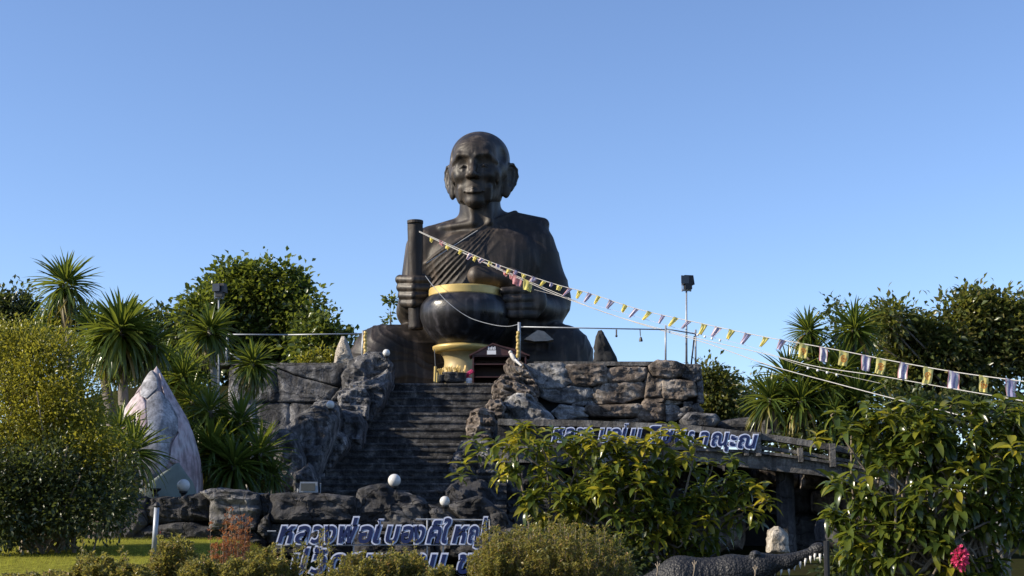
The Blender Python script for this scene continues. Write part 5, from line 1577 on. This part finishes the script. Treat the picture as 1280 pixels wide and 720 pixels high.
# --- sword-leaved palms (dracaena and yucca heads)
BL = [leaf_tpl(1, .085, 0.10, .35, 6, peak=.4), leaf_tpl(1, .085, 0.34, .3, 6, peak=.4), leaf_tpl(1, .085, 0.62, .25, 6, peak=.4)]
def rosette(parent, px, py, Y, r, n, low=-0.55, single=True, aim=None, old=0.08, wide=1.0):
    n = int(n * (1.25 if single else 1.7)); c = P(px, py, Y); L = r * Y / FPX * 1.2
    u = (np.arange(n) + .5) / n
    zc = 1 - (1 - low) * u; ph = np.arange(n) * 2.39996 + RNG.normal(size=n) * .15
    zc = np.clip(zc + RNG.normal(size=n) * .06, -1, .995); s_ = np.sqrt(1 - zc ** 2)
    d = np.stack([np.cos(ph) * s_, np.sin(ph) * s_, zc], 1)
    if aim is not None: d = d + np.array(aim)[None]
    sc = L * (0.80 + .28 * RNG.random(n)) * (1 - 0.12 * (zc > 0.8))
    pos = c + d * (0.05 * L) + np.stack([0 * u, 0 * u, -u * L * .22], 1)
    Fm = frames(d, roll=RNG.normal(size=n) * .25)
    cls = np.where(zc > .45, 0, np.where(zc > -.05, 1, 2))
    cls = np.where(RNG.random(n) < .2, np.minimum(cls + 1, 2), cls)
    olds = (zc < low + .35) & (RNG.random(n) < old * 5)
    for k in range(3):
        for oldf in (False, True):
            m_ = (cls == k) & (olds == oldf)
            if not m_.any(): continue
            mt = M['blade_old'] if oldf else M['blade']
            T = (BL[k][0] * (1, wide, 1), BL[k][1])
            if single: leaf_parts('sword_leaf', T, Fm[m_], pos[m_], sc[m_], mt, parent)
            else:
                V, F, A = batch(T, Fm[m_], pos[m_], sc[m_], RNG.random(m_.sum()))
                part('sword_leaves', V, F, mt, parent, smooth=True, attr=A, kind='stuff')
    return c


def palm(label, heads, basepx, Yb, tr=0.06, tmat='trunk', group='sword-leaved palms', name='dracaena_palm', py=600):
    b0 = np.array(tb(basepx, Yb, py))
    t = thing(name, label, 'palm', tuple(b0), group)
    for h in heads:
        c = rosette(t, *h[0], **h[1])
        c = np.array(c)
        trunk('trunk', [b0, (b0 + c) / 2 + np.array((0.08, 0, -0.1)), c + np.array((0, 0, -.02))], [tr * 1.2, tr, tr * .85], M[tmat], t)
    return t
D = dict
palm('tallest palm, its single round head of sword leaves against the sky far left', [((82, 353, 25, 42, 120), D(low=-.75, old=.1))], 84, 25, .06)
palm('wide palm with a drooping skirt of sword leaves above the pink lotus bud', [((150, 412, 23, 50, 236), D(low=-.95, wide=1.15)), ((122, 418, 23.3, 40, 90), D(low=-.8, single=False)), ((188, 428, 23.4, 38, 90), D(low=-.8, single=False))], 150, 23, .09)
palm('leafy palm head just beneath the tallest palm', [((78, 405, 25.4, 38, 100), D(low=-.4)), ((55, 412, 25.6, 30, 70), D(low=-.3, single=False)), ((105, 402, 25.6, 30, 70), D(low=-.3, single=False))], 80, 25.4)
palm('palm with a pale curved trunk in front of the left floodlight pole', [((262, 412, 26, 36, 190), D(low=-.8, old=.16))], 272, 26, .065, 'trunk_pale', py=500)
palm('small palm with a thin pale trunk in front of the left terrace wall', [((316, 453, 25.5, 32, 170), D(low=-.85, old=.14))], 308, 25.5, .042, 'trunk_pale', py=520)
palm('dark many-leaved palm behind the tip of the lotus bud', [((228, 470, 24.6, 42, 120), D(low=-.6)), ((205, 455, 24.8, 34, 80), D(low=-.6, single=False)), ((240, 500, 24.2, 36, 80), D(low=-.6, single=False))], 228, 24.6)
palm('broad clump of dark sword leaves between the lotus bud and the left parapet', [((262, 512, 23.3, 38, 90), D(low=-.7, single=True)), ((300, 525, 23.5, 40, 90), D(low=-.7, single=True)), ((265, 560, 22.9, 42, 100), D(low=-.8, single=False)), ((325, 565, 23.1, 42, 90), D(low=-.7)),
      ((292, 580, 22.7, 44, 110), D(low=-.8, single=False)), ((340, 592, 23, 26, 60), D(low=-.6, single=False)), ((240, 540, 23.4, 30, 60), D(low=-.6, single=False)), ((285, 550, 23.6, 44, 110), D(low=-.8, single=False))], 290, 23.3, .05)
palm('small palm of stiff leaves spreading in front of the lotus bud', [((166, 562, 20.3, 46, 110), D(low=-.85, old=.12)), ((150, 535, 20.5, 36, 60), D(low=-.5, single=False))], 150, 20.3, .05)
palm('right-hand palms, left of the two heads that rise against the sky', [((1010, 412, 31, 29, 120), D(low=-.5)), ((985, 470, 30.5, 40, 110), D(low=-.6)), ((962, 497, 30.2, 36, 90), D(low=-.5, single=False)), ((1000, 500, 30, 36, 90), D(low=-.7, single=False, old=.15)), ((1015, 445, 31, 34, 90), D(low=-.6, single=False))], 1000, 30.8, .08)
palm('right-hand palms, taller and wider of the two heads against the sky', [((1068, 410, 31.3, 37, 140), D(low=-.6)), ((1052, 462, 30.8, 42, 110), D(low=-.7)), ((1072, 500, 30.3, 42, 100), D(low=-.7, single=False)), ((1030, 485, 30.4, 40, 100), D(low=-.8, single=False)), ((1040, 520, 30, 36, 80), D(low=-.8, single=False)), ((1085, 465, 31, 34, 70), D(low=-.6, single=False))], 1050, 31, .08)

# --- large-leaved shrubs
# drooping, arched and short stiff leaves
LT = [leaf_tpl(1, .36, .40, .22, 5, peak=.52, wave=.6), leaf_tpl(1, .33, .66, .2, 5, peak=.5), leaf_tpl(.86, .38, .22, .28, 5, peak=.56, wave=1)]
def whorls(parent, blobs, nw, L, mat_young_frac, nleaf=9, extra=(), single=300, stems=90, root=None, depth=.7):
    pos, out = [], []
    cs = [bl_w(b) for b in blobs]; wts = np.array([r ** 2 for c, r in cs]); wts /= wts.sum()
    for q in range(nw):
        c, r = cs[RNG.choice(len(cs), p=wts)]
        d = RNG.normal(size=3); d[1] = -abs(d[1]) * .9 if RNG.random() < .72 else d[1]; d /= np.linalg.norm(d)
        pos.append(c + d * r * (0.55 + .45 * RNG.random() ** .5) * np.array((1, depth, 1))); out.append(d * .7 + np.array((0, 0, .75)))
    yg = list(RNG.random(nw) < mat_young_frac)
    for e in extra: pos.append(P(*e[:3])); out.append(np.array((0, -.2, 1.0))); yg.append(e[3])
    pos, out, yg = np.array(pos), np.array(out), np.array(yg)
    ax = out / np.linalg.norm(out, axis=1)[:, None]
    lp, ld, ly, li = [], [], [], []
    for q in range(len(pos)):
        n_ = nleaf + RNG.integers(-2, 3)
        B = frames(ax[q:q + 1])[0]
        for k in range(n_):
            a = k * 2.39996 + q; el = 0.75 - 1.15 * k / n_ + RNG.normal() * .12
            loc = np.array((math.sin(el), math.cos(el) * math.cos(a), math.cos(el) * math.sin(a)))
            ld.append(B @ loc); lp.append(pos[q] - ax[q] * L * .35 * k / n_); ly.append(yg[q]); li.append(k)
    lp, ld, ly = np.array(lp), np.array(ld), np.array(ly)
    n_ = len(lp); sc = L * (.55 + .6 * RNG.random(n_)); cls = RNG.integers(0, 3, n_)
    Fm = frames(ld, roll=RNG.normal(size=n_) * .25)
    front = np.zeros(n_, bool); front[np.argsort(lp[:, 1] - sc * 2)[:single]] = True
    for k in range(3):
        for yf in (False, True):
            mt = M['leaf_young'] if yf else M['leaf_big']
            m1 = (cls == k) & (ly == yf) & front; m2 = (cls == k) & (ly == yf) & ~front
            if m1.any(): leaf_parts('leaf', LT[k], Fm[m1], lp[m1], sc[m1], mt, parent)
            if m2.any():
                V, F, A = batch(LT[k], Fm[m2], lp[m2], sc[m2], RNG.random(m2.sum())); part('leaves', V, F, mt, parent, smooth=True, attr=A, kind='stuff')
    if root is not None:
        for q in RNG.choice(len(pos), min(stems, len(pos)), replace=False):
            e = pos[q] - ax[q] * L * .2; r0 = root[RNG.integers(0, len(root))]
            md = r0 + (e - r0) * .55 + RNG.normal(size=3) * .12 + np.array((0, 0, .1))
            V, F = tube(curve3([r0, md, e - ax[q] * .12, e], 10), np.linspace(.022, .007, 10), 5); part('branch', V, F, M['twig'], parent, smooth=True)


rt = [np.array(tb(px, 19.6)) for px in (680, 760, 840)]
sh = thing('large_leaved_shrub', 'big green shrub with whorled drooping leaves in front of the footbridge lettering', 'shrub', tuple(rt[1]))
whorls(sh, [(650, 565, 38, 19.6), (700, 575, 42, 19.4), (752, 585, 50, 19.2), (800, 585, 44, 19.2), (838, 560, 26, 19), (700, 620, 52, 19.2), (770, 630, 60, 19), (845, 610, 46, 19.2), (900, 600, 34, 19.4), (935, 635, 28, 19.2), (870, 650, 44, 19.2), (800, 680, 60, 19), (640, 600, 26, 19.2), (880, 690, 30, 19.2), (720, 670, 50, 19.4), (930, 605, 10, 19.2)],
       300, .235, .20, extra=[(598, 562, 18.9, False), (582, 578, 19, True), (592, 548, 19, False), (576, 592, 19, False), (835, 532, 18.8, True), (850, 540, 18.8, True), (820, 542, 18.8, True), (806, 552, 18.9, True), (868, 552, 19, True), (955, 612, 19, True), (958, 625, 19, True), (945, 606, 19, True), (735, 542, 18.9, True), (760, 546, 18.9, True), (706, 548, 19, False), (680, 550, 19, False), (660, 556, 19, False), (855, 570, 18.9, True), (780, 548, 18.9, True)],
       single=290, stems=110, root=rt)
rt = [np.array(tb(px, 16.8)) for px in (1110, 1180, 1240)]
sh = thing('large_leaved_shrub', 'big-leaved shrub with one pink flower cluster filling the lower right corner', 'shrub', tuple(rt[1]))
whorls(sh, [(1100, 545, 38, 17), (1065, 530, 20, 17), (1150, 550, 46, 16.8), (1205, 550, 46, 16.8), (1255, 560, 44, 16.8), (1070, 600, 26, 17), (1110, 610, 50, 16.8), (1170, 620, 56, 16.6), (1235, 630, 50, 16.8), (1275, 640, 36, 16.8), (1090, 670, 46, 16.8), (1150, 690, 54, 16.6), (1215, 690, 50, 16.8), (1045, 640, 14, 17), (1270, 520, 24, 17)],
       300, .25, .07, extra=[(1060, 535, 16.6, False), (1020, 545, 16.7, True), (1044, 512, 16.8, False), (1085, 505, 16.7, False), (1110, 515, 16.6, True), (1135, 500, 16.7, False), (1165, 510, 16.6, False), (1190, 502, 16.8, False), (1225, 505, 16.7, False), (1255, 500, 16.8, False), (1275, 512, 16.6, False), (1040, 600, 16.6, False), (1230, 590, 16.3, False), (1265, 556, 16.2, True)],
       single=290, stems=130, root=rt)
c = P(1200, 697, 15.9); pv = []
k_ = 150; d = RNG.normal(size=(k_, 3)); d[:, 1] = -abs(d[:, 1]); d /= np.linalg.norm(d, axis=1)[:, None]
V, F, A = batch(leaf_tpl(1, .8, .3, .3, 2), frames(d + RNG.normal(size=(k_, 3)) * .4, roll=RNG.normal(size=k_)), c + d * np.array((.085, .08, .125)) * (.5 + .5 * RNG.random(k_))[:, None], np.full(k_, .045), RNG.random(k_))
part('pink_flower_cluster', V, F, M['pink'], sh, attr=A)
rock('rock', [(1155, 590), (1160, 555), (1175, 545), (1190, 560), (1192, 600), (1180, 625), (1160, 620)], 19.0, .6, M['rock_cream'], bulge=.1, tagd=('pale cream rock glimpsed through the right shrub, upper one', 'rock'))
rock('rock', [(1215, 700), (1220, 640), (1245, 630), (1262, 650), (1265, 725), (1215, 725)], 18.6, .6, M['rock_cream'], bulge=.12, tagd=('pale cream rock glimpsed behind the pink flower cluster', 'rock'))
rock('rock', [(1060, 690), (1040, 680), (1042, 655), (1075, 640), (1120, 650), (1150, 690), (1150, 730), (1050, 730)], 18.8, 1.0, M['rock_d'], bulge=.2, tagd=('dark rock in the shade beneath the right shrub', 'rock'))


# --- hedge of small shrubs in front
def twiggy(label, px, top, hw, Y, n, size, mat, group, name='hedge_shrub', shoots=46, flowers=0, tall=0.4, bottom=735, dep=.28):
    b0 = P(px, bottom, Y); b0[2] = min(b0[2], float(ground_h(b0[0], Y)))
    t = thing(name, label, 'shrub', tuple(b0), group)
    k2 = Y / FPX; H = P(px, top, Y)[2] - b0[2]; W_ = hw * k2
    pos, dr, tv, ends = [], [], [], []
    per = n // shoots
    for s in range(shoots):
        a, rr = RNG.random() * 6.283, math.sqrt(RNG.random())
        hx, hy = math.cos(a) * rr, math.sin(a) * rr
        h = H * (1 - .42 * rr ** 2) * (1 - tall * RNG.random())
        if s % 9 == 0: h = H * (1.0 + .12 * RNG.random()) * (1 - .25 * rr)
        e = b0 + np.array((hx * W_, hy * dep, h)); st_ = b0 + np.array((hx * W_ * .35, hy * .1, 0))
        md = (st_ + e) / 2 + np.array((hx * W_ * .25, hy * .05, 0))
        cv = curve3([st_, md, e], 12)
        tv.append(tube(cv[::2], .0025, 3, cap=False)); ends.append(e)
        u = 1 - RNG.random(per) ** 1.5 * .8
        for q in u:
            p_ = cv[int(q * 11)]; ang = RNG.random() * 6.283
            pos.append(p_ + RNG.normal(size=3) * size * .35); dr.append((math.cos(ang), math.sin(ang), .55 + .9 * RNG.random()))
    pos, dr = np.array(pos), np.array(dr); k_ = len(pos)
    V, F, A = batch(leaf_tpl(1, .5, .15, .25, 2), frames(dr, roll=RNG.normal(size=k_) * .5), pos, size * (.6 + .6 * RNG.random(k_)), RNG.random(k_))
    part('foliage', V, F, M[mat], t, attr=A)
    V, F = join(*tv); part('twigs', V, F, M['twig'], t)
    for q in range(flowers):
        e = ends[RNG.integers(0, len(ends))]; m_ = 26; d = RNG.normal(size=(m_, 3)); d[:, 2] = abs(d[:, 2])
        V, F, A = batch(leaf_tpl(1, .8, .2, .2, 1), frames(d), e + d * .012 + (0, -.02, 0), np.full(m_, .016), RNG.random(m_)); part('flower_head', V, F, M['bract'], t, attr=A)


HG = 'low hedge shrubs along the front'
hs = [(8, 716, 34, 11.6, 'low hedge shrub at the bottom left corner of the lawn', 0), (62, 712, 34, 11.7, 'low hedge shrub second from the left corner', 0), (118, 690, 30, 11.8, 'hedge shrub left of the silver post with pale new tips', 0), (163, 704, 30, 11.7, 'low hedge shrub just left of the silver post', 0),
      (214, 662, 28, 12.2, 'upright hedge shrub with red buds beside the silver post', 2), (252, 692, 28, 11.9, 'low hedge shrub below the reddish shrub', 1), (300, 690, 30, 11.9, 'hedge shrub right below the reddish shrub', 1), (338, 676, 34, 12.0, 'hedge shrub in front of the first blue letter', 2),
      (394, 716, 20, 11.8, 'low hedge shrub in the gap under the second letter row', 1), (440, 684, 30, 12.0, 'hedge shrub under the third and fourth blue letters', 1), (482, 682, 26, 12.0, 'hedge shrub centred under the first letter row', 1), (512, 682, 24, 12.1, 'hedge shrub before the middle of the lettering', 0),
      (544, 700, 22, 11.9, 'low hedge shrub left of the last letters', 0), (620, 668, 20, 12.3, 'tall twiggy hedge shrub hiding the end of the lettering', 0)]
for px, top, hw, Y, lb, fl_ in hs: twiggy(lb, px, top + 4, hw, Y, 6800, .035, 'leaf_hedge', HG, flowers=fl_, shoots=60)
for px, top, Y, lb in ((405, 650, 12.6, 'thin hedge shoot standing before the gap after the third letter'), (375, 662, 12.4, 'short hedge shoot overlapping the second blue letter'), (490, 656, 12.6, 'thin hedge shoot overlapping the middle letters'), (512, 662, 12.5, 'thin hedge shoot right of the middle letters'), (608, 640, 12.8, 'tallest hedge shoot at the right end of the lettering'), (154, 676, 12.6, 'single small sprout on the lawn left of the post'), (98, 668, 13.4, 'pale sprout on the lawn edge before the brown rock')):
    twiggy(lb, px, top, 10, Y, 240, .034, 'leaf_hedge', 'thin shoots above the hedge', name='hedge_shoot', shoots=5, dep=.06, tall=.3)
twiggy('broad dome of fine olive leaves before the large-leaved shrub', 690, 645, 104, 12.6, 36000, .032, 'leaf_hedge', HG, shoots=420, tall=.34, dep=.6)
twiggy('rounded reddish-brown shrub in front of the low rock wall', 290, 627, 30, 14.6, 3600, .034, 'leaf_red', None, name='red_shrub', shoots=70, bottom=720)
for k, (px, top, lb) in enumerate(((822, 702, 'dry grass stalk lowest beside the olive dome'), (868, 700, 'dry grass stalk left of the crocodile neck'), (944, 706, 'pale seed stalk standing in front of the crocodile'))):
    b0 = P(px - 5, 740, 12.0); tvs = [tube(curve3([b0, P(px, top + 12, 12.0), P(px + 3 * math.sin(q * 2.1), top + 3 * abs(math.sin(q)), 12.0 + .02 * q)], 8), .005, 4) for q in range(5)]
    V, F = join(*tvs); solo('grass_stalk', V, F, M['twig'], lb, 'grass stalk', b0)

# --- lawn
n_ = 60000
X = RNG.uniform(-9.0, -2.2, n_ * 3); Yv = RNG.uniform(11.4, 20.3, n_ * 3)
pxv = 640 + X / Yv * FPX
ok = (pxv > -30) & (pxv < 345)
X, Yv = X[ok][:n_], Yv[ok][:n_]
Z = ground_h(X, Yv); k_ = len(X)
d = np.stack([RNG.normal(size=k_) * .35, RNG.normal(size=k_) * .35, np.ones(k_)], 1)
V, F, A = batch(leaf_tpl(1, .22, .25, .1, 1), frames(d), np.stack([X, Yv, Z - .005], 1), .060 * (.4 + .9 * RNG.random(k_) * (1 + .5 * noise3(np.stack([X * 3, Yv * 1.2, Z], 1)))), RNG.random(k_))
solo('lawn_grass', V, F, M['grass'], 'short bright green lawn grass at the lower left', 'grass', (-4, 15, 1.2), kind='stuff', attr=A)

lx, ly = np.meshgrid(np.linspace(-12, -2.4, 49), np.linspace(11.3, 20.2, 45), indexing='ij')
LV = np.stack([lx, ly, ground_h(lx, ly) + 0.012], -1).reshape(-1, 3)
li_, lj_ = np.meshgrid(np.arange(48), np.arange(44), indexing='ij'); la = (li_ * 45 + lj_).ravel()
m_lawn = plain('lawn_turf', (0.16, 0.155, 0.028), 1.0, 0, 0.6, 9, 0.8, 0.0)
solo('lawn', LV, np.stack([la, la + 45, la + 46, la + 1], 1), m_lawn, None, None, (0, 0, 0), kind='structure')
